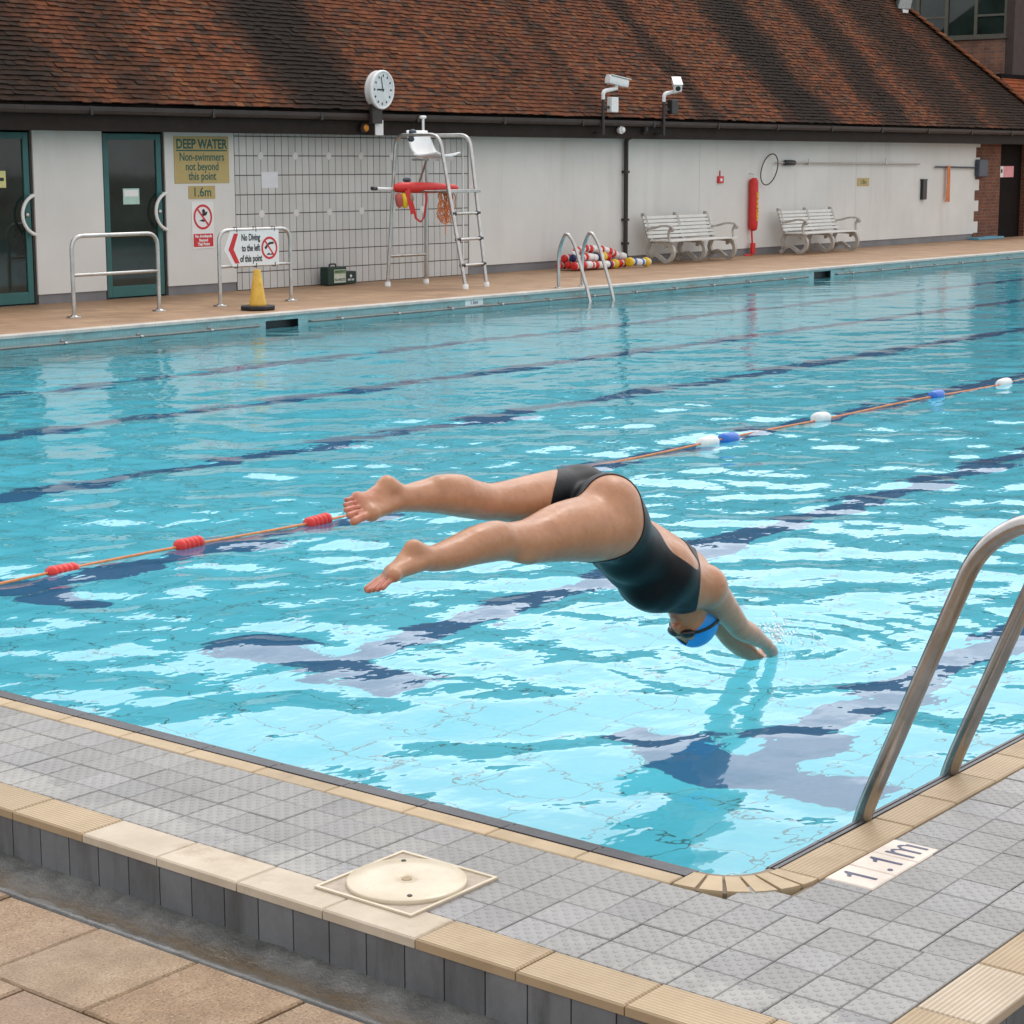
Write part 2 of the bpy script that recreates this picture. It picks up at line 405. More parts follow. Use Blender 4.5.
def pool_floor_mat():
    a = NT('aqua_pool_tile'); p = a.pos(); s = a.sep(p)
    def joint(v, pitch, w):
        fr = a.math('FRACT', a.math('DIVIDE', v, pitch))
        return a.math('LESS_THAN', a.math('ABSOLUTE', a.math('SUBTRACT', fr, 0.5)), w/pitch/2)
    j = a.math('MAXIMUM', joint(s[0], 0.31, 0.008), joint(s[1], 0.31, 0.008))
    c = a.ramp(a.noise(1.2, 4, 0.6, p), [(0.3, AQ_LO), (0.7, AQ_HI)])
    c = a.mix(a.math('MULTIPLY', j, 0.92), c, (0.03, 0.20, 0.24))
    # dark tiled lane lines with a cross bar at the end, laid into the floor
    line = None
    xs = a.math('GREATER_THAN', s[0], 6.05)
    bar = a.math('MULTIPLY', xs, a.math('LESS_THAN', s[0], 6.34))
    for y in LANES:
        d = a.math('ABSOLUTE', a.math('SUBTRACT', s[1], y))
        ln = a.math('MULTIPLY', xs, a.math('LESS_THAN', d, 0.125))
        ln = a.math('MAXIMUM', ln, a.math('MULTIPLY', bar, a.math('LESS_THAN', d, 0.58)))
        line = ln if line is None else a.math('MAXIMUM', line, ln)
    c = a.mix(line, c, (0.002, 0.14, 0.31))
    a.base(c); a.set(Roughness=0.5); return a.m
LANES = [3.80, 5.98, 8.10, 10.28, 12.42, 14.58]
AQ_LO = (0.085, 0.63, 0.79); AQ_HI = (0.11, 0.69, 0.85)
M['pool_floor'] = pool_floor_mat()

def pool_wall_mat():
    a = NT('aqua_wall_mosaic'); p = a.pos(); s = a.sep(p)
    cb = a.node('ShaderNodeCombineXYZ'); a.link(a.math('ADD', s[0], s[1]), cb.inputs[0]); a.link(s[2], cb.inputs[1])
    b = a.node('ShaderNodeTexBrick'); a.link(cb.outputs[0], b.inputs['Vector']); b.offset = 0.0
    b.inputs['Color1'].default_value = (0.22, 0.43, 0.45, 1); b.inputs['Color2'].default_value = (0.28, 0.49, 0.50, 1); b.inputs['Mortar'].default_value = (0.30, 0.38, 0.37, 1)
    b.inputs['Scale'].default_value = 1; b.inputs['Brick Width'].default_value = 0.05; b.inputs['Row Height'].default_value = 0.05; b.inputs['Mortar Size'].default_value = 0.005
    dirt = a.ramp(a.noise(2.4, 6, 0.75, a.pos((1, 1, 3))), [(0.52, (0, 0, 0)), (0.68, (0.75, 0.75, 0.75))])
    c = a.mix(dirt, b.outputs[0], (0.22, 0.20, 0.16))
    a.base(c); a.set(Roughness=0.45); return a.m
M['pool_wall'] = pool_wall_mat()

def water_mat():
    a = NT('pool_water'); p = a.pos()
    g = a.node('ShaderNodeBsdfGlass'); g.inputs['IOR'].default_value = 1.333; g.inputs['Roughness'].default_value = 0.012
    g.inputs['Color'].default_value = (0.97, 1.0, 1.0, 1)
    h = a.noise(7.0, 2, 0.5, a.pos((1.0, 1.3, 1)))
    a.link(a.bump(h, 0.13, 0.03), g.inputs['Normal'])
    a.link(g.outputs[0], a.out.inputs['Surface']); return a.m
M['water'] = water_mat()

def cream_lid():
    a = NT('aged_cream_plastic'); p = a.pos()
    c = a.ramp(a.noise(9, 6, 0.7, p), [(0.3, (0.55, 0.46, 0.33)), (0.7, (0.66, 0.58, 0.44))])
    c = a.mix(a.ramp(a.noise(30, 4, 0.7, p), [(0.6, (0, 0, 0)), (0.75, (0.3, 0.3, 0.3))]), c, (0.35, 0.26, 0.16))
    a.base(c); a.set(Roughness=a.math('MULTIPLY_ADD', a.noise(14, 4, 0.6, p), 0.3, 0.18)); return a.m
M['lidcream'] = cream_lid()

# ------------------------------------------------------------------ ground, paving, decks
WZ = -0.17                      # water level
PX0, PX1, PY0, PY1 = 3.87, 39.9, 2.395, 16.42
XS, YS = 3.14, 1.59             # edge of the raised deck (end / side)
LOW = -0.12                     # lower pavement level

g = MB()
for a_, b_ in (((-250, -250), (250, YS)), ((-250, 19.9), (250, 250)), ((-250, YS), (XS+.1, 19.9)), ((41, YS), (250, 19.9))):
    g.add([(a_[0], a_[1], -.24), (b_[0], a_[1], -.24), (b_[0], b_[1], -.24), (a_[0], b_[1], -.24)], [(0, 1, 2, 3)])
g.build('ground', simple('ground_soil', (0.12, 0.09, 0.06), 0.9, 0, 0.3, 0.5), kind='structure')

pv = MB()
def slab_col():
    k = random.uniform(0.86, 1.12); return (k*random.uniform(.97, 1.04), k, k*random.uniform(.94, 1.03))
xcols = [2.945-0.345*i for i in range(0, 22)]
for i in range(21):
    x1, x0 = xcols[i], xcols[i+1]
    off = 0.0 if i % 2 == 0 else -0.005
    y = 3.62-0.345*14+off*30
    k = 0
    while y < 8.5:
        dz = random.uniform(-.0025, .0025)
        pv.cbox((x0+.004, y+.004, LOW-.06), (x1-.002, y+.341, LOW+dz), .005, slab_col()); y += 0.345
for yb in range(0, 8):                                   # slabs in front of the side deck
    y1 = 1.36-0.345*yb; x = 2.95
    while x < 9:
        pv.cbox((x+.003, y1-.342, LOW-.06), (x+.342, y1, LOW+random.uniform(-.0025, .0025)), .004, slab_col()); x += .345
pv.build('paving', M['paving'], kind='structure')
MB().box((-12, -12, -.2), (2.94, 20, LOW-.012)).box((2.94, -12, -.2), (45, 1.36, LOW-.0135)).build('paving_bed', simple('joint_sand', (0.07, 0.05, 0.035), 0.9, 0, 0.3, 20), kind='structure')

# shallow drain channel along the foot of the step
def channel(along_y):
    n = 260; prof = [(-.001, -.2), (0.0, -.1195), (.014, -.1195), (.05, -.136), (.09, -.145), (.13, -.142), (.165, -.132), (.205, -.126)]
    verts = []; faces = []; rs = np.random.RandomState(3 if along_y else 4)
    for i in range(n+1):
        t = i/n; u = (1.2+t*7.5) if along_y else (2.94+t*10)
        for j, (d, z) in enumerate(prof):
            jx = rs.normal(0, .005) if 2 < j < 7 else 0; jz = rs.normal(0, .0045) if 2 < j < 7 else 0
            verts.append((2.946+d+jx, u, z+jz) if along_y else (u, 1.36+.006+d*1.1+jx, z+jz))
    m_ = len(prof)
    for i in range(n):
        for j in range(m_-1):
            q = (i*m_+j, i*m_+j+1, (i+1)*m_+j+1, (i+1)*m_+j)
            faces.append(q if along_y else q[::-1])
    return MB().add(verts, faces, True)
ch = channel(True)
ch.build('drain_channel', M['channel'], kind='structure')
channel(False).build('drain_channel', M['channel'], kind='structure')

# raised deck body (grout coloured core), tiles laid on it
MB().box((XS+.012, YS+.012, -.2), (3.78, PY1, -.006)).box((3.78, YS+.012, -.2), (PX1+1, 2.262, -.006)).build('pool_deck', M['grout_light'], kind='structure')
tl = MB(); P_ = 0.1155; gap = .0011
def grey():
    k = random.uniform(.86, 1.10); b = random.choice([1.0, 1.0, 1.0, 1.05])
    return (0.272*k, 0.268*k, 0.258*k*b)
def tile(x0, y0, x1, y1):
    dz = random.uniform(-.0012, .0012); c = .0022
    z = dz
    v = [(x0, y0, z-.007), (x1, y0, z-.007), (x1, y1, z-.007), (x0, y1, z-.007), (x0, y0, z-c), (x1, y0, z-c), (x1, y1, z-c), (x0, y1, z-c),
         (x0+c, y0+c, z+random.uniform(-.0006, .0006)), (x1-c, y0+c, z), (x1-c, y1-c, z), (x0+c, y1-c, z)]
    f = [(8, 9, 10, 11)]
    for i in range(4):
        j = (i+1) % 4; f += [(i, j, 4+j, 4+i), (4+i, 4+j, 8+j, 8+i)]
    tl.add(v, f, col=grey())
xe = 3.277; ye = 1.738
nx = 4                                                        # end strip, tiles between the two beige edges
wx = (3.772-xe)/nx
y = ye
while y < PY1:
    for i in range(nx):
        tile(xe+i*wx+gap, max(y, ye)+gap, xe+(i+1)*wx-gap, min(y+P_, PY1)-gap)
    y += P_
x = 3.772
rows = 4; wy = (2.25-ye)/rows
while x < PX1+.8:
    for j in range(rows):
        y0 = ye+j*wy
        if j == 3 and 4.03 < x+P_/2 < 4.40: continue            # depth marker sits here
        tile(x+gap, y0+gap, x+P_-gap, y0+wy-gap)
    x += P_
tile(3.772+gap, 2.25+gap, 3.885, 2.366-gap)                    # corner tile, partly under the wedge pieces
# tiles next to the marker
tile(4.003+gap, ye+3*wy+gap, 4.036, 2.25-gap)
y = ye
while y < 1.77:
    y += P_
tl.build('deck_tiles', M['deck_tile'], kind='structure')

# beige edge pieces of the step
cp = MB(); rc = random.Random(5)
def beige(kind=0):
    k = rc.uniform(.92, 1.08)
    return (0.47*k, 0.36*k, 0.228*k) if kind == 0 else (0.54*k, 0.46*k, 0.36*k)
cpp = MB()
ys = [1.592, 1.66, 1.925, 2.205, 2.49, 2.775, 3.06, 3.345, 3.63, 3.915, 4.20]
while ys[-1] < PY1: ys.append(ys[-1]+.285)
for i in range(len(ys)-1):
    y0, y1 = ys[i], ys[i+1]
    pale = 2.77 <= y0 < 3.9
    (cpp if pale else cp).cbox((XS-.004, y0+.002, -.022), (xe-.002, y1-.002, .0015+rc.uniform(-.001, .001)), .004, beige(1 if pale else 0))
cp.build('step_edging', M['coping_y'], kind='structure'); cpp.build('step_edging', M['coping_plain'], kind='structure')
cp = MB(); x = 3.282
for i in range(140):
    x1 = x+.218 if i == 0 else x+.29
    if x > PX1: break
    cp.cbox((x+.002, YS-.004, -.022), (x1-.002, ye-.002, .0015+rc.uniform(-.001, .001)), .004, beige(1 if i in (1, 6) else 0)); x = x1
cp.build('step_edging', M['coping_x'], kind='structure')
# riser tiles
rs_ = MB(); y = YS+.006
def rgrey():
    k = rc.uniform(.78, 1.12); return (.148*k, .152*k, .158*k)
y = 2.577-.1165*9
while y < 9.5:
    rs_.box((XS, y+.002, -.135), (XS+.012, y+.1145, -.0225), rgrey()); y += .1165
x = XS+.014
while x < 14:
    rs_.box((x+.002, YS, -.135), (x+.1145, YS+.0118, -.0225), rgrey()); x += .1165
rs_.build('step_riser', M['riser_tile'], kind='structure')

# pool coping: plain thin beige strip on the end, grooved strip on the side, wedge pieces round the corner
cp = MB(); yy = 2.525; i = 0
while yy < PY1:
    y1 = yy+.285
    cp.cbox((3.774, yy+.002, -.03), (3.836, min(y1, PY1)-.002, .001+rc.uniform(-.001, .001)), .003, beige(0)); yy = y1
cp.build('coping', M['coping_plain'], kind='structure')
cp = MB(); x = 4.02
while x < PX1:
    cp.cbox((x+.002, 2.258, -.03), (x+.243, 2.372, .001+rc.uniform(-.001, .001)), .003, beige(0)); x += .245
cp.build('coping', M['coping_x'], kind='structure')
cp = MB(); ec = MB(); cx_, cy_ = 4.018, 2.52
NW = 6; cj = MB()
for i in range(NW):
    a0 = R(180+90*i/NW+1.2); a1 = R(180+90*(i+1)/NW-1.2)
    def q(rx, ry, a): return (cx_+rx*math.cos(a), cy_+ry*math.sin(a))
    pts = [q(.244, .262, a0), q(.244, .262, (a0+a1)/2), q(.244, .262, a1), q(.150, .150, a1), q(.150, .150, (a0+a1)/2), q(.150, .150, a0)]
    cp.prism(pts, (0, 0, -.03), (1, 0, 0), (0, 1, 0), (0, 0, 1), .0335+rc.uniform(-.0006, .0006), beige(0))
    b0 = R(180+90*i/NW); b1 = R(180+90*(i+1)/NW)
    cj.prism([q(.243, .261, b0), q(.243, .261, b1), q(.124, .124, b1), q(.124, .124, b0)], (0, 0, -.2), (1, 0, 0), (0, 1, 0), (0, 0, 1), .197)
    pts = [q(.149, .149, a0), q(.149, .149, (a0+a1)/2), q(.149, .149, a1), q(.122, .122, a1), q(.122, .122, (a0+a1)/2), q(.122, .122, a0)]
    ec.prism(pts, (0, 0, -.10), (1, 0, 0), (0, 1, 0), (0, 0, 1), .092)
cp.build('coping', M['coping_plain'], kind='structure')
cj.build('corner_bed', M['grout_light'], kind='structure')
# dark nosing tile between coping and water
yy = 2.525
while yy < PY1:
    ec.box((3.843, yy+.0015, -.10), (3.906, min(yy+.285, PY1)-.0015, -.006)); ec.box((3.846, yy+.0015, -.006), (3.878, min(yy+.285, PY1)-.0015, -.001)); yy += .285
x = 4.02
while x < PX1:
    ec.box((x+.0015, 2.375, -.10), (x+.243, 2.408, -.006)); ec.box((x+.0015, 2.378, -.006), (x+.243, 2.389, -.001)); ec.box((x+.0015, 2.395, -.006), (x+.243, 2.404, -.002)); x += .245
ec.build('pool_nosing', M['edge_dark'], kind='structure')

# far deck and far coping
MB().box((-20, PY1+.10, -.2), (75, 19.78, 0.0)).box((PX1+1, YS, -.2), (75, PY1+.10, -.002)).build('far_deck', M['far_deck'], kind='structure')
cp = MB(); x = 3.0
while x < PX1+1:
    cp.cbox((x+.002, PY1-.035, -.03), (x+.598, PY1+.099, .006), .008); x += .6
cp.build('far_coping', M['coping_far'], kind='structure')

# basin
def depth(x): return -1.27-(x-3.84)*.5/16
b = MB()
b.add([(PX0-.1, PY0-.1, depth(PX0)), (PX1, PY0-.1, depth(PX1)), (PX1, PY1+.05, depth(PX1)), (PX0-.1, PY1+.05, depth(PX0))], [(0, 1, 2, 3)])
b.build('pool_floor', M['pool_floor'], kind='structure')
b = MB(); ZT = -.031
def wallq(p0, p1, zt):
    b.add([(p0[0], p0[1], -2.6), (p1[0], p1[1], -2.6), (p1[0], p1[1], zt), (p0[0], p0[1], zt)], [(0, 1, 2, 3)])
wallq((PX0, PY0), (PX1, PY0), -.101); wallq((PX0, PY1), (PX0, PY0), -.101); wallq((PX1, PY0), (PX1, PY1), -.002)
# far wall with two skimmer slots cut in its upper band
sl = [(16.09, 16.62, -.083), (28.55, 29.1, -.06)]; xs_ = [3.0]
for s0, s1, zt in sl:
    wallq((s0, PY1), (xs_[-1], PY1), ZT); wallq((s1, PY1), (s0, PY1), -.24)
    b.add([(s1, PY1, zt), (s0, PY1, zt), (s0, PY1, ZT), (s1, PY1, ZT)], [(3, 2, 1, 0)])
    xs_.append(s1)
wallq((PX1, PY1), (xs_[-1], PY1), ZT)
b.build('pool_wall', M['pool_wall'], kind='structure')
s_ = MB()
for s0, s1, zt in sl:
    s_.box((s0-.02, PY1+.095, -.26), (s1+.02, PY1+.0985, zt+.02)); s_.box((s0-.02, PY1+.002, zt+.001), (s1+.02, PY1+.095, zt+.02)); s_.box((s0-.02, PY1+.002, -.26), (s1+.02, PY1+.095, -.245))
    s_.box((s0-.03, PY1+.002, -.245), (s0-.001, PY1+.095, zt)); s_.box((s1+.001, PY1+.002, -.245), (s1+.03, PY1+.095, zt))
s_.build('skimmer_recess', M['black_ink'], kind='structure')  # recess faces coloured black, painting in the shade inside the slots

# ------------------------------------------------------------------ water: a real rippled surface
def build_water():
    xs = [PX0-.03]
    while xs[-1] < PX1: xs.append(xs[-1]+min(.036+max(0, xs[-1]-6)*.0035, .095))
    xs = np.array(xs); ys = np.linspace(PY0-.02, PY1, 360)
    X, Y = np.meshgrid(xs, ys, indexing='ij')
    Z = np.zeros_like(X); rs = np.random.RandomState(WSEED)
    for i in range(130):
        lam = 0.15*(1.9/0.15)**rs.rand(); th = rs.normal(0.9, 0.75) if rs.rand() < .8 else rs.uniform(0, 2*PI)
        k = 2*PI/lam; amp = WAMP*lam*(.5+rs.rand())*(1.0 if lam < .7 else .5)
        kx, ky = k*math.cos(th), k*math.sin(th); ph = rs.uniform(0, 2*PI)
        # amplitude wanders so that calm and busy areas alternate
        env = .55+.45*np.sin(X*rs.uniform(-.9, .9)+Y*rs.uniform(-.9, .9)+rs.uniform(0, 6.28))
        env = env*np.clip(1-(X-12)/14,     .2 if lam < .4 else .5, 1)
        Z += amp*env*np.sin(kx*X+ky*Y+ph+.6*np.sin(X*.7+Y*.5+ph))
    for (hx, hy, a) in ((6.60, 3.93, .0075), (4.6, 3.3, .0016), (5.0, 4.6, .0012)):
        r = np.hypot(X-hx, Y-hy); Z += a*np.sin(2*PI*r/.13)*np.exp(-r/.34)*np.clip(r/.05, 0, 1)
    V = np.stack([X, Y, Z+WZ], -1).reshape(-1, 3).astype(np.float32)
    nx_, ny_ = X.shape
    I = np.arange(nx_*ny_).reshape(nx_, ny_)
    F = np.stack([I[:-1, :-1], I[1:, :-1], I[1:, 1:], I[:-1, 1:]], -1).reshape(-1, 4)
    me = bpy.data.meshes.new('water'); me.vertices.add(len(V)); me.vertices.foreach_set('co', V.ravel())
    me.loops.add(F.size); me.loops.foreach_set('vertex_index', F.ravel().astype(np.int32))
    me.polygons.add(len(F)); me.polygons.foreach_set('loop_start', np.arange(0, F.size, 4, dtype=np.int32))
    me.polygons.foreach_set('loop_total', np.full(len(F), 4, np.int32)); me.polygons.foreach_set('use_smooth', np.ones(len(F), bool))
    me.update(calc_edges=True); me.validate(); me.materials.append(M['water'])
    o = bpy.data.objects.new('water', me); COL.objects.link(o); o['kind'] = 'structure'
WAMP = 0.00195; WSEED = 5
build_water()
# ------------------------------------------------------------------ the long pool building
YW = 19.75; XE = 41.55
bld = thing('pool_building', 'long single storey building with white walls under a mossy red tiled roof', 'building', (24, YW, 0))
# wall panels, slightly proud of the recesses
def wbox(x0, x1, z0, z1, y=YW): MB().box((x0, y, z0), (x1, y+.25, z1)).build('wall', M['wall_white'], bld)
wbox(7, 13.9, .12, 2.13); wbox(15.50, 16.575, .12, 2.13); wbox(17.61, 18.835, .12, 2.13); wbox(23.76, 27.84, .13, 2.13)
wbox(27.842, 30.197, .13, 2.13); wbox(30.205, 35.917, .13, 2.13); wbox(35.925, XE-.01, .13, 2.13)
for x0, x1 in ((7, 13.9), (15.515, 16.572), (17.62, 18.85), (23.765, XE-.01)): MB().box((x0, YW+.018, -.01), (x1, YW+.24, .128)).build('plinth', M['plinth'], bld)
w = MB(); w.box((7, YW+.26, -.01), (44.0, YW+.5, 2.2)); w.build('wall_core', M['grout_dark'], bld)
for x in (30.196, 35.916): MB().box((x, YW+.02, .13), (x+.01, YW+.24, 2.13)).build('panel_joint', M['dark_paint'], bld)
# tiled wall section
w = MB(); w.box((18.838, YW+.012, 0), (23.757, YW+.25, 2.13)); w.build('tile_grout', M['grout_dark'], bld)
tw = MB(); px = .1335; rt = random.Random(2)
for r_ in range(9):
    z1 = 2.065-.2605*(r_-.0)+.0; z0 = z1-.2605
    if r_ == 0: z1 = 2.128; z0 = 1.802+.26-.0005 ; z0 = 2.0645
    elif True: z1 = 2.0645-.2605*(r_-1); z0 = z1-.2605
    x = 18.932-px
    while x < 23.75:
        a_ = max(x, 18.843); b_ = min(x+px, 23.755)
        if b_-a_ > .02:
            k = rt.uniform(.93, 1.03)
            tw.box((a_+.006, YW+.001, max(z0, .004)+.0065), (b_-.006, YW+.013, z1-.0065), (.60*k, .595*k, .575*k))
        x += px
tw.build('wall_tiles', M['wall_tile'], bld)
#dm                                                     # small lozenge tiles set on the joints
for i in range(7):
    for z in (1.803, 1.0215):
        cx = 19.33+i*.668
        if cx < 23.7: MB().lathe([(.055, 0), (.05, .004)], (cx, YW+.0005, z), (0, -1, 0), 8).build('inset_tile', M['wall_white'], bld)
w = MB(); w.box((23.60, YW-.012, .0), (23.62, YW, 2.10)); w.build('conduit', M['white_paint'], bld)

# glazed doors
def door(x0, x1, hx, nx):
    d = MB(); f = .085; y0, y1 = YW+.03, YW+.085
    d.box((x0, y0, .02), (x0+f, y1, 2.08)).box((x1-f, y0, .02), (x1, y1, 2.08)).box((x0+f, y0, 2.0), (x1-f, y1, 2.08)).box((x0+f, y0, .02), (x1-f, y1, .16))
    o = d.build('door', M['door_green'], bld, bevel=.006)
    MB().box((x0+f-.004, y0+.02, .155), (x1-f+.004, y0+.032, 2.005)).build('glass', M['glass'], o)
    h = MB()
    h.tube(arc((hx+.13, YW-.03, 1.09), .245, 105, 255, 18, (1, 0, 0), (0, 0, 1)), .022, 10)
    for zz in (.853, 1.327): h.tube([(hx+.06, YW-.03, zz), (hx+.06, YW+.035, zz)], .014, 8)
    h.build('handle', M['white_paint'], o)
    MB().lathe([(.03, 0), (.028, .012), (.012, .016)], (hx+.005, YW+.03, 1.09), (0, -1, 0), 14).build('lock', M['steel'], o)
    MB().box((x0-.04, YW+.02, 0), (x0-.004, YW+.2, 2.13)).build('door_jamb', M['dark_paint'], bld); MB().box((x1+.004, YW+.02, 0), (x1+.035, YW+.2, 2.13)).build('door_jamb', M['dark_paint'], bld)
    # the room behind
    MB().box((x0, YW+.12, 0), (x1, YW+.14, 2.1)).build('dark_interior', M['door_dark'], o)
    return o
door(14.15, 15.46, 15.40, 0); door(16.612, 17.575, 17.52, 0)

# timber fascia, soffit, gutter
MB().box((7, 19.36, 2.095), (44.35, 19.40, 2.29)).build('fascia', M['fascia'], bld)
MB().box((7, 19.40, 2.131), (44.35, 20.6, 2.17)).build('soffit', M['dark_paint'], bld)
gm = MB(); segs = 9
gp = [(.0, .0), (-.005, -.05), (-.03, -.085), (-.065, -.095), (-.10, -.085), (-.125, -.05), (-.13, .0), (-.124, .0), (-.12, -.045), (-.098, -.077), (-.065, -.087), (-.033, -.077), (-.011, -.045), (-.006, 0)]
x = 7.0
while x < 44.3:
    x1 = min(x+2.0, 44.4); gm.prism([(a_, b_) for a_, b_ in gp][::-1], (x+.002, 19.357, 2.388), (0, 1, 0), (0, 0, 1), (1, 0, 0), x1-x-.004)
    x = x1
gm.build('gutter', M['gutter_grey'], bld)
x = 8.0
while x < 44.3:
    MB().box((x-.02, 19.221, 2.285), (x+.02, 19.358, 2.392)).build('gutter_bracket', M['dark_paint'], bld); x += 2.0
dp = MB(); dp.tube(round_path([(27.85, 19.29, 2.29), (27.85, 19.29, 2.22), (27.85, YW-.06, 2.10), (27.85, YW-.06, .14), (27.85, YW-.15, .07)], .06), .038, 12)
for z in (1.55, .75, .35): dp.box((27.80, YW-.10, z-.02), (27.90, YW-.001, z+.02))
dp.build('downpipe', M['dark_paint'], bld)

# brick end pier, toothed into the white wall, and the doorway beyond
bp = MB(); bp.box((XE, YW+.005, -.01), (42.62, YW+.3, 2.13))
for k, z in enumerate((.0, .40, .86, 1.32, 1.80)):
    bp.box((XE-.22, YW-.004, z), (XE, YW+.2, z+(.225 if k else .15)))
bp.build('brick_pier', M['brick'], bld)
MB().box((42.62, YW+.12, 0), (44.0, YW+.17, 2.09)).build('plank_door', M['door_dark'], bld)
MB().box((43.98, YW, -.01), (44.2, YW+.4, 2.13)).build('brick_pier', M['brick'], bld)

# roof: individual clay tiles in courses over a sloping base, hip at the right
PITCH = 46; tp = math.tan(R(PITCH)); cp_, sp_ = math.cos(R(PITCH)), math.sin(R(PITCH))
EY, EZ, HX, RUN = 19.23, 2.425, 44.4, 4.1
rb = MB()
A = [(6, EY+.02, EZ-.03), (HX, EY+.02, EZ-.03), (HX-RUN, EY+RUN, EZ+RUN*tp-.03), (6+RUN, EY+RUN, EZ+RUN*tp-.03), (HX, EY+2*RUN, EZ-.03), (6, EY+2*RUN, EZ-.03)]
rb.add(A, [(0, 1, 2, 3), (1, 4, 2), (4, 5, 3, 2), (5, 0, 3), (0, 5, 4, 1)])
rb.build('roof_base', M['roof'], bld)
rt = np.random.RandomState(9)
g_ = .084; wd = .15; V = []; Fc = []; Cc = []
rows = int(RUN/cp_/g_)
pal = np.array([(.170, .060, .027), (.150, .052, .026), (.118, .045, .026), (.180, .073, .034), (.085, .043, .028), (.120, .064, .042), (.060, .036, .026)])
pr_ = np.array([.24, .22, .18, .10, .12, .08, .06])
V = []; F = []; Cl = []
for i in range(rows):
    d = i*g_; hx = HX-d*cp_
    x = 9.5+(0 if i % 2 else wd/2)+rt.uniform(-.02, .02)
    rowk = rt.uniform(.94, 1.06)
    while x < hx:
        x1 = min(x+wd-.003, hx)
        c = pal[rt.choice(7, p=pr_)]*rt.uniform(.82, 1.15)*rowk
        t = .025+rt.normal(0, .003); d0 = d+rt.normal(0, .005); d1 = d+g_+.03
        tw_ = rt.normal(0, .003)
        def P(xx, dd, h): return (xx, EY+dd*cp_-h*sp_, EZ+dd*sp_+h*cp_)
        n = len(V)
        V += [P(x, d0, t+tw_), P(x1, d0, t-tw_), P(x1, d1, .006), P(x, d1, .006), P(x, d0+.004, t-.019), P(x1, d0+.004, t-.019)]
        F += [(n, n+1, n+2, n+3), (n+4, n+5, n+1, n)]; Cl += [tuple(c), tuple(c*.9)]
        x += wd
tm = MB()
tm.v = V; tm.f = F; tm.s = [False]*len(F); tm.c = Cl; tm.usec = True
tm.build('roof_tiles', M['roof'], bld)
# bonnet tiles climbing the hip
hp = MB(); hv = Vector((-1, 1, tp)).normalized(); L = RUN*math.sqrt(2+tp*tp); s = .05
side = Vector((1, 1, 0)).normalized(); upn = side.cross(hv).normalized()
if upn.z < 0: upn = -upn
o_ = Vector((HX, EY, EZ))
while s < L:
    c = pal[rt.choice([0, 3, 5, 0, 2])]*rt.uniform(.9, 1.5); col = tuple(c)
    rg = []
    for q, (ds, rr, lift) in enumerate(((0, .11, .045), (.26, .085, .008))):
        rg.append([tuple(o_+hv*(s+ds)+side*rr*math.sin(R(a_))+upn*(rr*math.cos(R(a_))*.7+lift+.0)) for a_ in range(-90, 91, 22)])
    hp.rings(rg, closed=False, cap=False, col=col)
    rg2 = [[tuple(Vector(p)-upn*.022) for p in rg[0]], rg[0]]
    hp.rings(rg2, closed=False, cap=False, smooth=False, col=tuple(c*.8))
    s += .20
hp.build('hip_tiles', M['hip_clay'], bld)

# ------------------------------------------------------------------ brick tower behind
tb = thing('brick_building', 'brown brick building with a big dark window rising behind the hipped roof', 'building', (47, 21, 0))
X0 = 45.5
t = MB()
MB().box((X0+.0, 20.88, -.2), (54, 21.085, 9)).build('side_wall', simple('side_wall_brown', (.045, .028, .024), .8, 0, .2, 6), tb)  # this face is a darker brown than the other tower walls
t.box((X0, 21.09, -.2), (X0+.3, 32, 4.66)).box((X0, 21.09, 6.1), (X0+.3, 32, 9)).box((X0, 24.6, 4.66), (X0+.3, 32, 6.1)).box((X0+.3, 31.7, -.2), (54, 32, 9)).box((53.7, 21.09, -.2), (54, 31.7, 9))
t.build('wall', M['tower_brick'], tb)
MB().box((X0-.15, 20.7, 9.0), (54.3, 32.2, 9.2)).build('roof', M['lead'], tb)
wf = MB(); y0, y1, z0, z1 = 21.1, 24.58, 4.67, 6.09
for (a_, b_, c_, d_) in ((y0, y1, z0, z0+.07), (y0, y1, z1-.06, z1), (y0, y0+.07, z0+.07, z1-.06), (y1-.06, y1, z0+.07, z1-.06), (21.87, 21.95, z0+.07, z1-.06), (22.64, 22.73, z0+.07, z1-.06), (23.42, 23.50, z0+.07, z1-.06), (21.17, 21.87, 5.16, 5.21), (22.73, 23.42, 5.16, 5.21)):
    wf.box((X0+.05, a_, c_), (X0+.13, b_, d_))
f_ = wf.build('window', M['window_frame'], tb)
MB().box((X0+.085, y0+.06, z0+.06), (X0+.10, y1-.05, z1-.05)).build('glass', M['glass'], f_)
MB().box((X0-.06, y0-.05, z0-.05), (X0+.05, y1+.05, z0+.0)).build('sill', M['window_frame'], f_)
# lean-to roof at the foot of the tower
lr = MB(); n = 9; yb, zb = 20.87, 3.70; ye_, ze = 19.45, 2.45; sl_ = math.hypot(yb-ye_, zb-ze)
for i in range(14):
    t0, t1 = i/14, (i+1)/14; x = 44.72
    while x < 54:
        k = rt.uniform(.8, 1.2); col = (.30*k, .085*k, .035*k)
        y_0 = yb+(ye_-yb)*t0; z_0 = zb+(ze-zb)*t0; y_1 = yb+(ye_-yb)*t1; z_1 = zb+(ze-zb)*t1
        lr.add([(x, y_0, z_0), (x+.164, y_0, z_0), (x+.164, y_1-.012, z_1+.022), (x, y_1-.012, z_1+.022), (x, y_1-.002, z_1), (x+.164, y_1-.002, z_1)], [(3, 2, 1, 0), (4, 5, 2, 3)], col=col)
        x += .17
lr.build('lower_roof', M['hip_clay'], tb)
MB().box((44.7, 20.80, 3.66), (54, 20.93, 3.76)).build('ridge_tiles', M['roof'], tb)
MB().box((44.75, 19.9, -.1), (54, 20.1, 2.75)).build('lower_wall', M['brick'], tb)

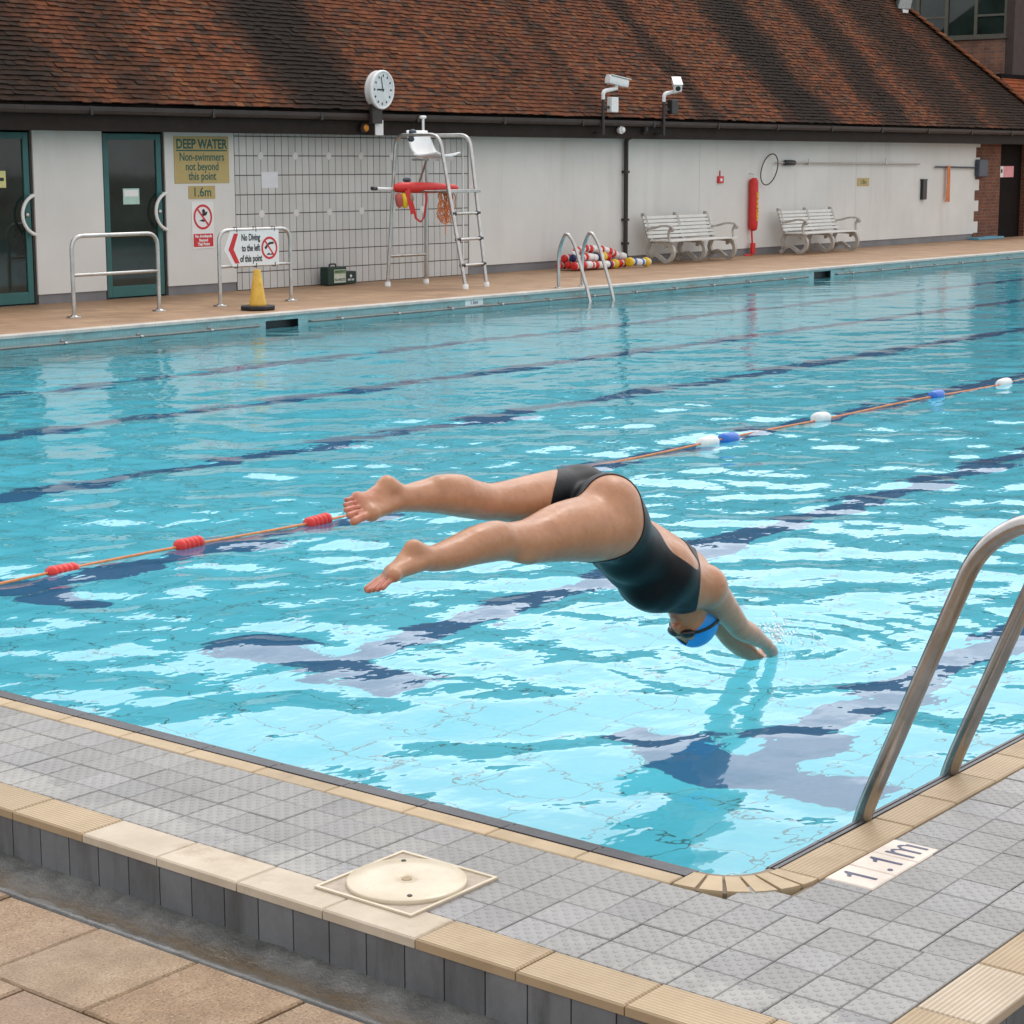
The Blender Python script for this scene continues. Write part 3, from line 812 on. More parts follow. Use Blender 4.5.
# ------------------------------------------------------------------ signs on the wall
def panel(name, label, cat, x0, z0, x1, z1, m, y=YW, t=.008, group=None):
    r_ = thing(name, label, cat, ((x0+x1)/2, y, z0), group)
    MB().box((x0, y-t, z0), (x1, y-.0015, z1)).build('board', m, r_, bevel=.002)
    return r_
s = panel('warning_sign', 'large yellow DEEP WATER sign on the white wall beside the tiled wall', 'sign', 17.765, 1.445, 18.735, 2.055, M['yellow_sign'], y=YW)
cx = 18.25; fy = YW-.0095
text('lettering', 'DEEP WATER', .172, (cx, fy, 1.95), M['green_ink'], s, sx=.88, bold=.005)
MB().box((17.80, fy-.0015, 1.862), (18.70, fy, 1.88)).build('underline', M['green_ink'], s)
text('lettering', 'Non-swimmers', .15, (cx, fy, 1.785), M['green_ink'], s, sx=.85, bold=.002)
text('lettering', 'not beyond', .15, (cx, fy, 1.66), M['green_ink'], s, sx=.85, bold=.002)
text('lettering', 'this point', .15, (cx, fy, 1.535), M['green_ink'], s, sx=.85, bold=.002)
s = panel('depth_sign', 'small yellow 1.6m sign below the large DEEP WATER sign', 'sign', 18.00, 1.243, 18.47, 1.412, M['yellow_sign'])
text('lettering', '1.6m', .17, (18.235, fy, 1.325), M['green_ink'], s, bold=.002)
def ring_bar(parent, c, ro, ri, y, rot=45, bw=.03):
    m_ = MB(); n = 36; v = []; f = []
    for k in range(n):
        a_ = 2*PI*k/n
        for rr in (ri, ro):
            for yy in (y, y-.0015): v.append((c[0]+rr*math.cos(a_), yy, c[1]+rr*math.sin(a_)))
    for k in range(n):
        q = 4*k; p = 4*((k+1) % n)
        f += [(q+1, q+3, p+3, p+1), (q+3, q+2, p+2, p+3), (q, q+1, p+1, p)]
    m_.add(v, f)
    d = Vector((math.cos(R(-rot)), 0, math.sin(R(-rot)))); e = Vector((d.z, 0, -d.x)); L_ = ri+.004
    cc = Vector((c[0], y-.0017, c[1]))
    m_.add([tuple(cc+d*L_*s1+e*bw*s2) for s1, s2 in ((-1, -.5), (1, -.5), (1, .5), (-1, .5))], [(3, 2, 1, 0), (0, 1, 2, 3)])
    return m_.build('prohibition_ring', M['red_sign'], parent)
s = panel('safety_sign', 'white sign with a red no armbands ring and red panel on the wall', 'sign', 18.04, .59, 18.43, 1.205, M['white_plastic'])
ring_bar(s, (18.235, 1.005), .165, .135, fy, 48, .026)
fg = MB()
fg.lathe([(.028, 0), (.028, .001)], (18.25, fy, 1.08), (0, -1, 0), 14); fg.prism([(-.02, -.02), (.05, .0), (.07, .04), (.045, .045), (.02, .03), (-.03, .02)], (18.25, fy, 1.03), (1, 0, 0), (0, 0, 1), (0, -1, 0), .001)
fg.prism([(-.055, -.03), (.03, -.045), (.06, -.02), (0, -.01)], (18.225, fy, .985), (1, 0, 0), (0, 0, 1), (0, -1, 0), .001)
fg.build('swimmer_symbol', M['black_ink'], s)
o = MB().box((18.06, fy-.001, .615), (18.41, fy, .785)).build('red_panel', M['red_sign'], s)
for k, tx in enumerate(('No Armbands', 'Beyond', 'This Point')): text('lettering', tx, .052, (18.235, fy-.002, .752-.052*k), M['white_ink'], s, bold=.002)
tag(panel('paper_notice', 'blank white paper notice stuck on the grey tiled wall', 'notice', 19.335, 1.37, 19.65, 1.588, M['paper'], y=YW+.001, t=.004))
s = panel('door_notice', 'pale green notice stuck on the glass of the second green door', 'notice', 16.93, 1.19, 17.20, 1.39, simple('pale_green', (.42, .62, .55), .6), y=YW+.05, t=.004)
MB().box((16.95, YW+.0445, 1.29), (17.18, YW+.046, 1.37)).build('notice_text', M['white_ink'], s)
s = panel('door_notice', 'yellow notice on the leftmost door at the picture edge', 'notice', 14.90, 1.42, 15.12, 1.62, simple('pale_yellow', (.62, .60, .25), .6), y=YW+.05, t=.004)
MB().box((14.93, YW+.0445, 1.50), (15.09, YW+.046, 1.54)).build('notice_text', M['black_ink'], s)
s = panel('depth_sign', 'small yellow sign on the white wall right of the second bench', 'sign', 35.97, 1.23, 36.46, 1.39, M['yellow_sign'])
text('lettering', '1.8m', .13, (36.215, fy, 1.31), M['green_ink'], s)
s = thing('door_sign', 'small white and pink sign on the dark plank door', 'sign', (43.0, YW+.12, 1.36))
MB().box((42.80, YW+.108, 1.36), (43.0, YW+.118, 1.61)).build('white_panel', M['white_plastic'], s)
MB().box((43.002, YW+.108, 1.36), (43.55, YW+.118, 1.61)).build('pink_panel', M['pink_sign'], s)
MB().lathe([(.05, 0), (.05, .001)], (42.91, YW+.107, 1.50), (0, -1, 0), 12).build('symbol', M['black_ink'], s)
s = panel('alarm_point', 'small red call point on the wall above the first bench', 'alarm', 30.78, 1.335, 30.95, 1.46, M['red_sign'], t=.04)
MB().box((30.83, YW-.043, 1.37), (30.90, YW-.0402, 1.42)).build('glass_plate', M['white_plastic'], s); MB().tube([(30.86, YW-.01, 1.46), (30.86, YW-.01, 1.56)], .012, 8).build('cable', M['red_sign'], s)
s = panel('wall_socket_box', 'tall flat black box fixed on the white wall under the red ropes', 'box', 38.72, .92, 38.90, 1.33, M['black_plastic'], t=.07)
MB().box((38.70, YW-.075, 1.331), (38.92, YW-.001, 1.35)).build('lid', M['black_plastic'], s)

# ------------------------------------------------------------------ rescue gear on the wall
t = thing('rescue_tube', 'red foam rescue tube hanging on the wall between the two benches', 'rescue tube', (31.85, YW-.08, .44))
MB().lathe([(.02, .0), (.06, .015), (.080, .05), (.086, .12), (.086, .88), (.078, .93), (.05, .965), (.02, .975)], (31.90, YW-.09, .45), (0, 0, 1), 20).build('foam_body', M['red_foam'], t)
text('lettering', 'RESCUE TUBE', .085, (31.905, YW-.1775, .90), M['yellow_ink'], t, rot=(PI/2, -PI/2, 0), bold=.003, ext=.006)
st = MB(); st.tube(round_path([(31.87, YW-.08, .46), (31.90, YW-.08, .2), (31.90, YW-.09, .012), (31.6, YW-.10, .012)], .05), .018, 8); st.box((31.84, YW-.12, .03), (31.95, YW-.07, .23))
st.build('strap', M['red_foam'], t)
MB().tube([(31.86, YW-.003, 1.50), (31.86, YW-.10, 1.49), (31.86, YW-.10, 1.415)], .008, 6).build('hook', M['steel'], t)

t = thing('rescue_hook', 'long rescue pole with a black ring at its end on the wall', 'rescue pole', (35, YW-.06, 1.68))
MB().tube([(32.72, YW-.06, 1.70), (38.54, YW-.06, 1.665)], .016, 8).build('pole', M['steel'], t)
MB().lathe([(.02, 0), (.05, .03), (.05, .36), (.02, .40)], (33.02, YW-.06, 1.698), (1, 0, -.006), 12).build('grip', M['black_plastic'], t)
MB().tube([tuple(Vector((32.42, YW-.10, 1.575))+Vector((.20*math.cos(a_)+.11*math.sin(a_), -.05*math.cos(a_), .285*math.sin(a_)))) for a_ in [2*PI*k/32 for k in range(32)]], .011, 8, closed=True).build('ring', M['black_plastic'], t)
for xx in (33.9, 37.0):
    hk = MB(); hk.box((xx-.02, YW-.08, 1.66), (xx+.02, YW-.001, 1.675)).box((xx-.015, YW-.09, 1.66), (xx+.015, YW-.078, 1.78)); hk.build('bracket', M['steel'], t)
t = thing('reaching_pole', 'short dark reaching pole with a slate blue end block by the brick pier', 'rescue pole', (40.4, YW-.06, 1.58))
MB().tube([(39.3, YW-.05, 1.605), (41.45, YW-.05, 1.58)], .018, 8).build('pole', M['slate_plastic'], t)
MB().box((41.28, YW-.12, 1.38), (41.72, YW-.012, 1.76)).build('end_block', M['slate_plastic'], t, bevel=.02)
rp = MB(); rr = random.Random(4)
for k in range(9):
    x = 39.87+rr.uniform(-.06, .06); zb = rr.uniform(.82, 1.15)
    rp.tube([(x, YW-.075, 1.63), (x+rr.uniform(-.03, .03), YW-.08, 1.3), (x+rr.uniform(-.05, .08), YW-.07, zb)], .014, 6)
o = rp.build('hanging_rope', M['orange_rope'], loc=(39.88, YW-.07, .9)); tag(o, 'bunch of orange rope hanging over the short dark pole', 'rope')
kb = MB(); kb.box((41.0, YW-.30, .002), (42.3, YW-.05, .055)); kb.box((41.3, YW-.285, .056), (41.95, YW-.22, .075))
o = kb.build('kickboard', simple('faded_blue', (.10, .30, .42), .5), loc=(41.6, YW-.17, 0), bevel=.02); tag(o, 'pale blue board lying on the deck at the foot of the brick pier', 'board')

# ------------------------------------------------------------------ clock, cameras, lamps on the fascia
t = thing('wall_clock', 'round white clock on a dark bracket above the gutter', 'clock', (21.15, 19.2, 2.3))
N = Vector((.10, -1, -.06)).normalized(); cc = Vector((21.10, 19.10, 2.715))
cx_ = Vector((0, 0, 1)).cross(-N).normalized(); cx_ = Vector((1, 0.1, 0)).normalized(); cz_ = cx_.cross(-N).normalized()
cz_ = Vector((0, 0, 1)) - N*N.z; cz_.normalize(); cx_ = cz_.cross(N).normalized()
if cx_.x < 0: cx_ = -cx_
MB().lathe([(.20, -.14), (.25, -.13), (.262, -.10), (.258, -.045), (.268, -.04), (.272, 0), (.262, .014), (.243, .014), (.236, .0)], cc, N, 40).build('case', M['white_plastic'], t)
MB().lathe([(.236, -.002), (.236, .0022)], cc, N, 40).build('dial', simple('dial_grey', (.66, .68, .68), .35), t)
hm = MB()
def mark(a0, r0, r1, w_, d):
    a_ = R(a0); u = cx_*math.sin(a_)+cz_*math.cos(a_); v_ = cx_*math.cos(a_)-cz_*math.sin(a_); p = cc+N*d
    hm.add([tuple(p+u*r0-v_*w_), tuple(p+u*r0+v_*w_), tuple(p+u*r1+v_*w_), tuple(p+u*r1-v_*w_)], [(0, 1, 2, 3)])
for k in range(12):
    hm = MB(); mark(30*k, .175, .21, .013, .004); hm.build('hour_mark', M['black_ink'], t)
hm = MB(); mark(-16, -.03, .185, .009, .007); hm.build('minute_hand', M['black_ink'], t)
hm = MB(); mark(270, -.03, .135, .012, .006); hm.build('hour_hand', M['black_ink'], t)
b_ = MB(); b_.box((20.93, 19.14, 2.25), (21.13, 19.20, 2.52)); b_.box((20.99, 19.19, 2.30), (21.09, 19.36, 2.36)); b_.build('bracket', M['dark_paint'], t)
o = MB().box((21.05, 19.195, 2.09), (21.21, 19.21, 2.30)).build('tag_plate', M['white_paint'], loc=(21.13, 19.2, 2.1)); tag(o, 'white plate hanging from the gutter just below the clock', 'plate')
def lamp(x, z, label):
    t = thing('fascia_lamp', label, 'lamp', (x, 19.33, z), 'small lamps on the fascia')
    MB().lathe([(.05, 0), (.065, .02), (.065, .07)], (x, 19.358, z), (0, -1, 0), 14).build('housing', M['dark_paint'] if x < 22 else M['white_plastic'], t)
    MB().ell((x+.02, 19.275, z), .05, .03, .05, 12, 8).build('lens', M['amber'] if x < 22 else M['white_plastic'], t)
lamp(20.92, 2.19, 'small amber lamp on the fascia under the clock')
lamp(27.15, 2.235, 'small cream lamp on the fascia above the downpipe')

def cctv(x, z0, heading, tilt, label, boxm, boxw):
    t = thing('security_camera', label, 'camera', (x, 19.2, 2.2), 'cameras on the gutter')
    p = MB(); p.tube([(x, 19.2, 2.15), (x, 19.2, z0)], .026, 8); p.box((x-.04, 19.2, 2.17), (x+.04, 19.36, 2.2)); p.box((x-.04, 19.2, 2.27), (x+.04, 19.222, 2.3))
    p.build('pole', M['dark_paint'], t)
    d = Vector((math.cos(R(heading))*math.cos(R(tilt)), math.sin(R(heading))*math.cos(R(tilt)), math.sin(R(tilt)))); sd = Vector((-d.y, d.x, 0)).normalized(); up = d.cross(sd)
    c0 = Vector((x+.28, 19.13, z0+.225))
    arm = MB(); arm.tube(round_path([(x, 19.2, z0-.06), (x, 19.2, z0+.07), (x+.28, 19.13, z0+.12)], .1), [.03]*2+[.034]*6+[.03], 10); arm.tube([tuple(c0-up*.12), tuple(c0)], .03, 8)
    arm.build('arm', M['white_plastic'], t)
    h = MB(); L_ = .205
    pf = [(-.062, -.058), (.062, -.058), (.07, -.015), (.07, .042), (.042, .07), (-.042, .07), (-.07, .042), (-.07, -.015)]
    h.rings([[tuple(c0+d*s_+sd*a_*k+up*b_*k) for a_, b_ in pf] for s_, k in ((-L_, .9), (-L_*.9, 1), (L_*.8, 1), (L_, .97))], smooth=False)
    h.build('housing', M['white_plastic'], t, bevel=.008)
    v = MB(); v.prism([(-.078, -L_*.9), (.078, -L_*.9), (.078, L_*1.18), (-.078, L_*1.18)], c0+up*.073, sd, d, up, .012); v.build('sunshade', M['white_plastic'], t)
    MB().lathe([(.048, 0), (.042, .006)], c0+d*L_*.985, d, 16).build('lens', M['black_plastic'], t)
    MB().box((x+.16, 19.14, z0-.26), (x+.16+boxw, 19.24, z0-.02)).build('control_box', boxm, t, bevel=.01)
    MB().box((x+.02, 19.18, z0-.2), (x+.17, 19.22, z0-.16)).build('bracket', M['dark_paint'], t)
cctv(26.50, 2.77, -12, -9, 'white security camera pointing right above the downpipe with a pale control box', M['white_plastic'], .19)
cctv(28.24, 2.77, -140, -20, 'white security camera facing the pool with a black control box', M['black_plastic'], .19)

t = thing('floodlight', 'grey metal floodlight on the hip of the roof', 'floodlight', (41.75, 21.9, 5.15))
c0 = Vector((41.55, 21.75, 5.38)); d = Vector((-.45, -.8, -.35)).normalized(); sd = Vector((-d.y, d.x, 0)).normalized(); up = d.cross(sd)
h = MB(); h.rings([[tuple(c0+d*s_+sd*a_*w_+up*b_*w_) for a_, b_ in ((-1, -1.4), (1, -1.4), (1, 1.4), (-1, 1.4))] for s_, w_ in ((-.16, .08), (-.02, .16), (.10, .19))], smooth=False)
h.build('housing', M['lead'], t, bevel=.01)
MB().prism([(-.16, -.24), (.16, -.24), (.16, .24), (-.16, .24)], c0+d*.101, sd, up, d, .01).build('glass', simple('lamp_glass', (.45, .47, .48), .15), t)
MB().box((41.45, 21.72, 4.98), (41.72, 21.86, 5.10)).box((41.52, 21.75, 5.08), (41.60, 21.82, 5.36)).build('stand', M['steel'], t)

# ------------------------------------------------------------------ barrier hoops, cone, no-diving board
def hoop(x0, x1, y, top, label):
    t = thing('barrier_hoop', label, 'barrier', ((x0+x1)/2, y, 0), 'steel hoops on the far deck')
    MB().tube(round_path([(x0, y, .005), (x0, y, top), (x1, y, top), (x1, y, .005)], .16, 8), .0235, 12).build('hoop', M['steel'], t)
    MB().tube([(x0, y, .47), (x1, y, .47)], .019, 10).build('cross_rail', M['steel'], t)
    for x in (x0, x1): MB().lathe([(.085, .0), (.085, .012), (.04, .016), (.034, .03)], (x, y, .001), (0, 0, 1), 18).build('base_flange', M['worn_steel'], t)
    return t
hoop(14.41, 15.67, 17.75, .905, 'empty steel barrier hoop on the deck in front of the glazed doors')
hoop(16.66, 17.87, 17.77, .905, 'steel barrier hoop carrying the no diving board behind the yellow cone')
t = thing('no_diving_sign', 'white arrow shaped no diving board with red chevron hung on the hoop', 'sign', (17.25, 17.74, .46))
yb = 17.735
MB().prism([(16.705, .67), (16.84, .47), (17.63, .465), (17.63, .895), (16.81, .895)], (0, yb, 0), (1, 0, 0), (0, 0, 1), (0, -1, 0), .008).build('board', M['white_plastic'], t)
MB().prism([(16.775, .675), (16.88, .505), (16.955, .505), (16.86, .675), (16.94, .865), (16.87, .865)], (0, yb-.0085, 0), (1, 0, 0), (0, 0, 1), (0, -1, 0), .0012).build('chevron', M['red_sign'], t)
for k, tx in enumerate(('No Diving', 'to the left', 'of this point')): text('lettering', tx, .115, (17.15, yb-.0095, .81-.128*k), M['black_ink'], t, sx=.66, bold=.003)
ring_bar(t, (17.465, .675), .138, .110, yb-.009, 50, .022)
dv = MB(); dv.prism([(-.08, -.02), (-.06, .0), (.0, .045), (.07, .05), (.09, .03), (.06, .02), (.02, .02), (-.02, .0), (-.05, -.04), (-.06, -.04)], (17.46, yb-.009, .70), (1, 0, 0), (0, 0, 1), (0, -1, 0), .001); dv.prism([(-.05, -.06), (-.02, -.045), (.02, -.06), (.05, -.045), (.07, -.06), (.07, -.07), (-.05, -.07)], (17.47, yb-.009, .66), (1, 0, 0), (0, 0, 1), (0, -1, 0), .001)
dv.build('diver_symbol', M['black_ink'], t)
tie = MB()
for x in (16.92, 17.24, 17.56):
    tie.tube([(x, 17.725, .88), (x, 17.725, .935), (x, 17.79, .935)], .005, 6); tie.tube([(x, 17.725, .50), (x, 17.725, .45), (x, 17.79, .45)], .005, 6)
tie.build('cable_tie', M['black_ink'], t)
t = thing('traffic_cone', 'yellow traffic cone with a black base at the pool edge', 'cone', (16.49, 16.95, 0))
MB().lathe([(.02, .0), (.108, .0), (.098, .03), (.042, .42), (.036, .43)], (16.49, 16.95, .045), (0, 0, 1), 24).build('cone', M['cone_yellow'], t)
a8 = [(.215*math.cos(R(22.5+45*k)), .215*math.sin(R(22.5+45*k))) for k in range(8)]
MB().prism(a8, (16.49, 16.95, .008), (1, 0, 0), (0, 1, 0), (0, 0, 1), .045).build('base', M['rubber'], t, bevel=.012)

# ------------------------------------------------------------------ lifeguard chair
t = thing('lifeguard_chair', 'tall steel lifeguard chair with a white seat and ladder front', 'lifeguard chair', (21.2, 18.15, 0))
for (xa, xt, xb, yb_) in ((20.80, 20.90, 20.97, 17.50), (21.62, 21.54, 21.57, 17.62)):
    MB().tube(round_path([(xa, 18.78, .03), (xt, 18.68, 2.085), (xt, 17.89, 2.085), (xb, yb_, .03)], .17, 10), .026, 12).build('side_frame', M['steel'], t)
fm = MB()
for p in ((20.80, 18.78), (21.62, 18.78), (20.97, 17.50), (21.57, 17.62)): MB().lathe([(.042, 0), (.04, .06), (.03, .065)], (p[0], p[1], 0.001), (0, 0, 1), 14).build('foot', M['white_plastic'], t)
def frontpt(i, z):                                     # point on a front leg
    a_, b_ = (((20.90, 17.89, 2.085), (20.97, 17.50, .03)), ((21.54, 17.89, 2.085), (21.57, 17.62, .03)))[i]
    k = (2.085-z)/2.055; return tuple(a_[j]+(b_[j]-a_[j])*k for j in range(3))
for z in (1.02, .67, .32):
    MB().tube([frontpt(0, z), frontpt(1, z)], .022, 10).build('rung', M['steel'], t)
    cpz = MB()
    for i in (0, 1):
        a_ = Vector(frontpt(i, z)); q = Vector((.05 if i == 0 else -.05, 0, 0)); cpz.tube([tuple(a_-q*.4), tuple(a_+q)], .030, 10)
    cpz.build('rung_cap', M['black_plastic'], t)
MB().tube([(20.82, 18.76, .42), (21.60, 18.76, .42)], .022, 10).build('brace', M['worn_steel'], t)
pf = MB(); pf.box((20.93, 17.72, 1.30), (21.58, 17.98, 1.345)); pf.build('footrest', M['steel'], t, bevel=.006)
sf = MB(); sf.box((20.98, 18.15, 1.735), (21.50, 18.19, 1.765)).box((20.98, 18.42, 1.735), (21.50, 18.46, 1.765)); sf.tube([(20.85, 18.66, 1.32), (21.64, 18.66, 1.32)], .018, 8); sf.tube([(20.85, 18.66, 1.32), (20.94, 17.8, 1.32)], .018, 8); sf.tube([(21.62, 18.66, 1.32), (21.65, 17.8, 1.32)], .018, 8)
sf.tube([(21.26, 18.44, 1.74), (21.3, 18.66, 1.32)], .016, 8); sf.build('seat_frame', M['worn_steel'], t)
se = MB(); n1, n2 = 14, 10; gv = []
for i in range(n1+1):
    u = i/n1
    pts = [(18.02, 1.80), (18.12, 1.79), (18.32, 1.775), (18.45, 1.79), (18.54, 1.87), (18.60, 2.02), (18.65, 2.15)]
    f = u*(len(pts)-1); k = min(int(f), len(pts)-2); ff = f-k
    y = pts[k][0]*(1-ff)+pts[k+1][0]*ff; z = pts[k][1]*(1-ff)+pts[k+1][1]*ff
    for j in range(n2+1):
        v_ = (j/n2-.5)*2; wdt = .25*(1-.15*max(0, u-.75)*4*abs(v_)**2)
        gv.append((21.25+v_*wdt, y-.05*v_*v_*(u > .5), z+.05*v_*v_*(1-u)))
fc = [(i*(n2+1)+j, i*(n2+1)+j+1, (i+1)*(n2+1)+j+1, (i+1)*(n2+1)+j) for i in range(n1) for j in range(n2)]
se.add(gv, fc, True); o = se.build('seat', M['white_plastic'], t); sm = o.modifiers.new('shell', 'SOLIDIFY'); sm.thickness = .022; sm.offset = 0
MB().tube([(21.52, 18.72, 1.1), (21.52, 18.72, 2.33)], .018, 10).tube([(21.47, 18.72, 2.34), (21.57, 18.72, 2.34)], .022, 8).build('umbrella_pole', M['white_plastic'], t)
MB().ell((20.93, 18.40, 2.12), .055, .055, .045).ell((20.92, 18.42, 2.03), .045, .05, .04).build('knob', M['slate_plastic'], t)

t = thing('rescue_buoy', 'red torpedo rescue buoy laid across the lifeguard chair', 'rescue buoy', (21.0, 18.35, 1.34))
MB().lathe([(.01, 0), (.045, .02), (.07, .10), (.075, .3), (.075, .75), (.055, 1.0), (.05, 1.15), (.02, 1.2)], (20.45, 18.32, 1.375), (1, -.1, -.015), 16).build('foam_body', M['red_foam'], t)
sb = MB()
def ribbon(mb, pts, wv, th=.004):
    P = [Vector(p) for p in pts]; w_ = Vector(wv)
    mb.rings([[tuple(p-w_), tuple(p+w_), tuple(p+w_+Vector((0, th, 0))), tuple(p-w_+Vector((0, th, 0)))] for p in P], smooth=False)
ribbon(sb, [(20.62, 18.22, 1.36), (20.70, 18.2, 1.12), (20.76, 18.2, .95), (20.86, 18.2, .90), (20.93, 18.2, .97), (20.98, 18.2, 1.2), (20.99, 18.22, 1.36)], (.022, 0, .005))
ribbon(sb, [(20.6, 18.215, 1.34), (20.66, 18.195, 1.12), (20.70, 18.195, 1.02)], (.05, 0, .01))
sb.build('strap', M['red_foam'], t)
t = thing('pole', 'white pole with a black tip sticking out left of the lifeguard chair', 'pole', (20.4, 18.4, 1.34))
MB().tube([(20.06, 18.3, 1.365), (20.75, 18.45, 1.345)], .022, 10).build('shaft', M['white_plastic'], t)
MB().tube([(19.96, 18.28, 1.368), (20.065, 18.301, 1.365)], .027, 10).build('tip', M['black_plastic'], t)
t = thing('throw_bag', 'bundle of yellow and faded red throw bags hanging under the pole', 'throw bag', (20.5, 18.3, 1.1))
for k, (x, m_, ln) in enumerate(((20.44, simple('faded_red', (.45, .10, .08), .6), .20), (20.53, M['float_yellow'], .21), (20.63, simple('brown_canvas', (.30, .19, .14), .7), .14))):
    MB().lathe([(.02, 0), (.045, .02), (.055, .08), (.045, ln-.03), (.015, ln)], (x+.04, 18.28-.02*k, 1.30), (-.18+.1*k if False else .16, 0, -1), 12).build('bag', m_, t)
rp = MB(); rr = random.Random(8)
for k in range(11):
    x = 21.14+rr.uniform(-.09, .09); w_ = rr.uniform(.05, .11); zb = rr.uniform(.86, 1.05); y = 17.98+rr.uniform(-.03, .03)
    pts = [(x+w_*math.sin(2*PI*q/20)*(1+.3*math.sin(3*q)), y+.02*math.cos(q), (1.33+zb)/2+(1.33-zb)/2*math.cos(2*PI*q/20)) for q in range(21)]
    rp.tube(pts, .0075, 6)
rp.tube([(21.10, 17.97, 1.3), (21.14, 17.97, 1.0), (21.10, 17.97, .72)], .0075, 6)
o = rp.build('rope_coil', M['orange_rope'], loc=(21.14, 17.97, .8)); tag(o, 'coil of orange rope hanging from the lifeguard chair footrest', 'rope')
o = MB().ell((20.80, 18.40, 1.475), .07, .05, .035).box((20.77, 18.37, 1.44), (20.83, 18.43, 1.47)).build('blue_bag', M['slate_plastic'], loc=(20.8, 18.4, 1.45)); tag(o, 'small dark blue bundle lying on the red rescue buoy', 'bundle')

# ------------------------------------------------------------------ first aid boxes
t = thing('blanket_case', 'dark green case with a pale label standing against the tiled wall', 'case', (20.50, 19.55, 0))
MB().box((20.32, 19.47, .01), (20.70, 19.63, .262)).build('case', M['green_case'], t, bevel=.012)
MB().tube(round_path([(20.43, 19.55, .255), (20.43, 19.55, .30), (20.56, 19.55, .30), (20.56, 19.55, .255)], .03), .011, 8).build('handle', M['black_plastic'], t)
o = MB().box((20.44, 19.464, .04), (20.675, 19.4695, .225)).build('label_plate', simple('label_cream', (.55, .58, .48), .5), t)
MB().box((20.445, 19.4628, .165), (20.67, 19.4638, .22)).build('label_band', simple('label_green', (.28, .36, .17), .5), t)
text('lettering', 'EMERGENCY', .045, (20.557, 19.462, .193), M['green_ink'], t, sx=.85, bold=.001); text('lettering', 'BLANKETS', .05, (20.557, 19.463, .08), M['green_ink'], t, sx=.9, bold=.001)
t = thing('first_aid_box', 'smaller dark green first aid box with a white cross beside the case', 'box', (20.84, 19.62, 0))
MB().box((20.72, 19.54, .008), (20.975, 19.69, .185)).build('case', M['green_case'], t, bevel=.01)
MB().box((20.852, 19.535, .098), (20.868, 19.5395, .142)).box((20.838, 19.5352, .112), (20.882, 19.5393, .128)).build('cross', M['white_ink'], t)
text('lettering', 'FIRST AID', .036, (20.86, 19.538, .065), M['white_ink'], t, sx=.85, bold=.001)

# ------------------------------------------------------------------ benches
def bench():
    x0, x1 = 28.18, 30.16
    t = thing('park_bench', 'white slatted bench with curled iron legs left of the red rescue tube', 'bench', ((x0+x1)/2, 19.2, 0), 'white benches along the wall')
    st = MB()
    for k in range(5):
        y = 18.93+k*.092; z = .405+(.008 if k < 4 else .012)-.004*abs(k-1.5)
        st.cbox((x0-.06, y, z-.025), (x1+.06, y+.078, z), .005)
    st.build('seat', M['bench_white'], t)
    st = MB()
    for k in range(6):
        f = k/5; y = 19.42+.11*f; z = .455+.32*f
        Mx = Matrix.Translation((0, y, z)) @ Matrix.Rotation(R(-18), 4, 'X')
        st.box((x0-.06, -.012, -.026), (x1+.06, .012, .026), M=Mx)
    st.build('backrest', M['bench_white'], t, bevel=.004)
    def cc_(mb, pts, w_=.032, th=.062):
        P = [Vector(p) for p in pts]; rg = []
        for i, p in enumerate(P):
            tn = (P[min(i+1, len(P)-1)]-P[max(i-1, 0)]).normalized(); nn = Vector((0, -tn.z, tn.y))
            rg.append([tuple(p+Vector((-w_, 0, 0))+nn*th/2), tuple(p+Vector((w_, 0, 0))+nn*th/2), tuple(p+Vector((w_, 0, 0))-nn*th/2), tuple(p+Vector((-w_, 0, 0))-nn*th/2)])
        mb.rings(rg, smooth=False)
    def crv(pts, n=8):
        P = [Vector((0,)+p) for p in pts]; out = []
        for i in range(len(P)-1):
            p0, p1, p2, p3 = P[max(i-1, 0)], P[i], P[i+1], P[min(i+2, len(P)-1)]
            for k in range(n):
                u = k/n; out.append(.5*((2*p1)+(-p0+p2)*u+(2*p0-5*p1+4*p2-p3)*u*u+(-p0+3*p1-3*p2+p3)*u**3))
        out.append(P[-1]); return out
    for x in (x0+.02, (x0+x1)/2, x1-.02):
        lg = MB()
        front = crv([(19.42, .37), (19.15, .365), (18.99, .31), (18.945, .20), (18.99, .09), (19.09, .045), (19.19, .10), (19.29, .155), (19.40, .12), (19.50, .03)])
        rear = crv([(19.42, .37), (19.47, .25), (19.44, .14), (19.40, .10)])
        upr = crv([(19.34, .37), (19.43, .42), (19.49, .60), (19.555, .80), (19.60, .82)])
        for c in (front, rear, upr): cc_(lg, [(x, p.y, p.z) for p in c])
        lg.lathe([(.03, -.02), (.03, .02)], (x, 19.10, .30), (1, 0, 0), 10)
        lg.build('leg_frame', M['cast_iron'], t)
    for x in (x0-.02, x1+.02):
        am = MB()
        cc_(am, [(x, p.y, p.z) for p in crv([(19.49, .585), (19.35, .60), (19.15, .645), (18.98, .635), (18.93, .59), (18.97, .56), (19.0, .585)])], .03, .032)
        cc_(am, [(x, p.y, p.z) for p in crv([(18.98, .61), (19.02, .52), (19.0, .40)])], .018, .03)
        am.build('armrest', M['cast_iron'], t)
    return t
b1 = bench(); b2 = copy_tree(b1); b2.location.x += 4.45; b2['label'] = 'white slatted bench with curled iron legs under the black ringed rescue pole'

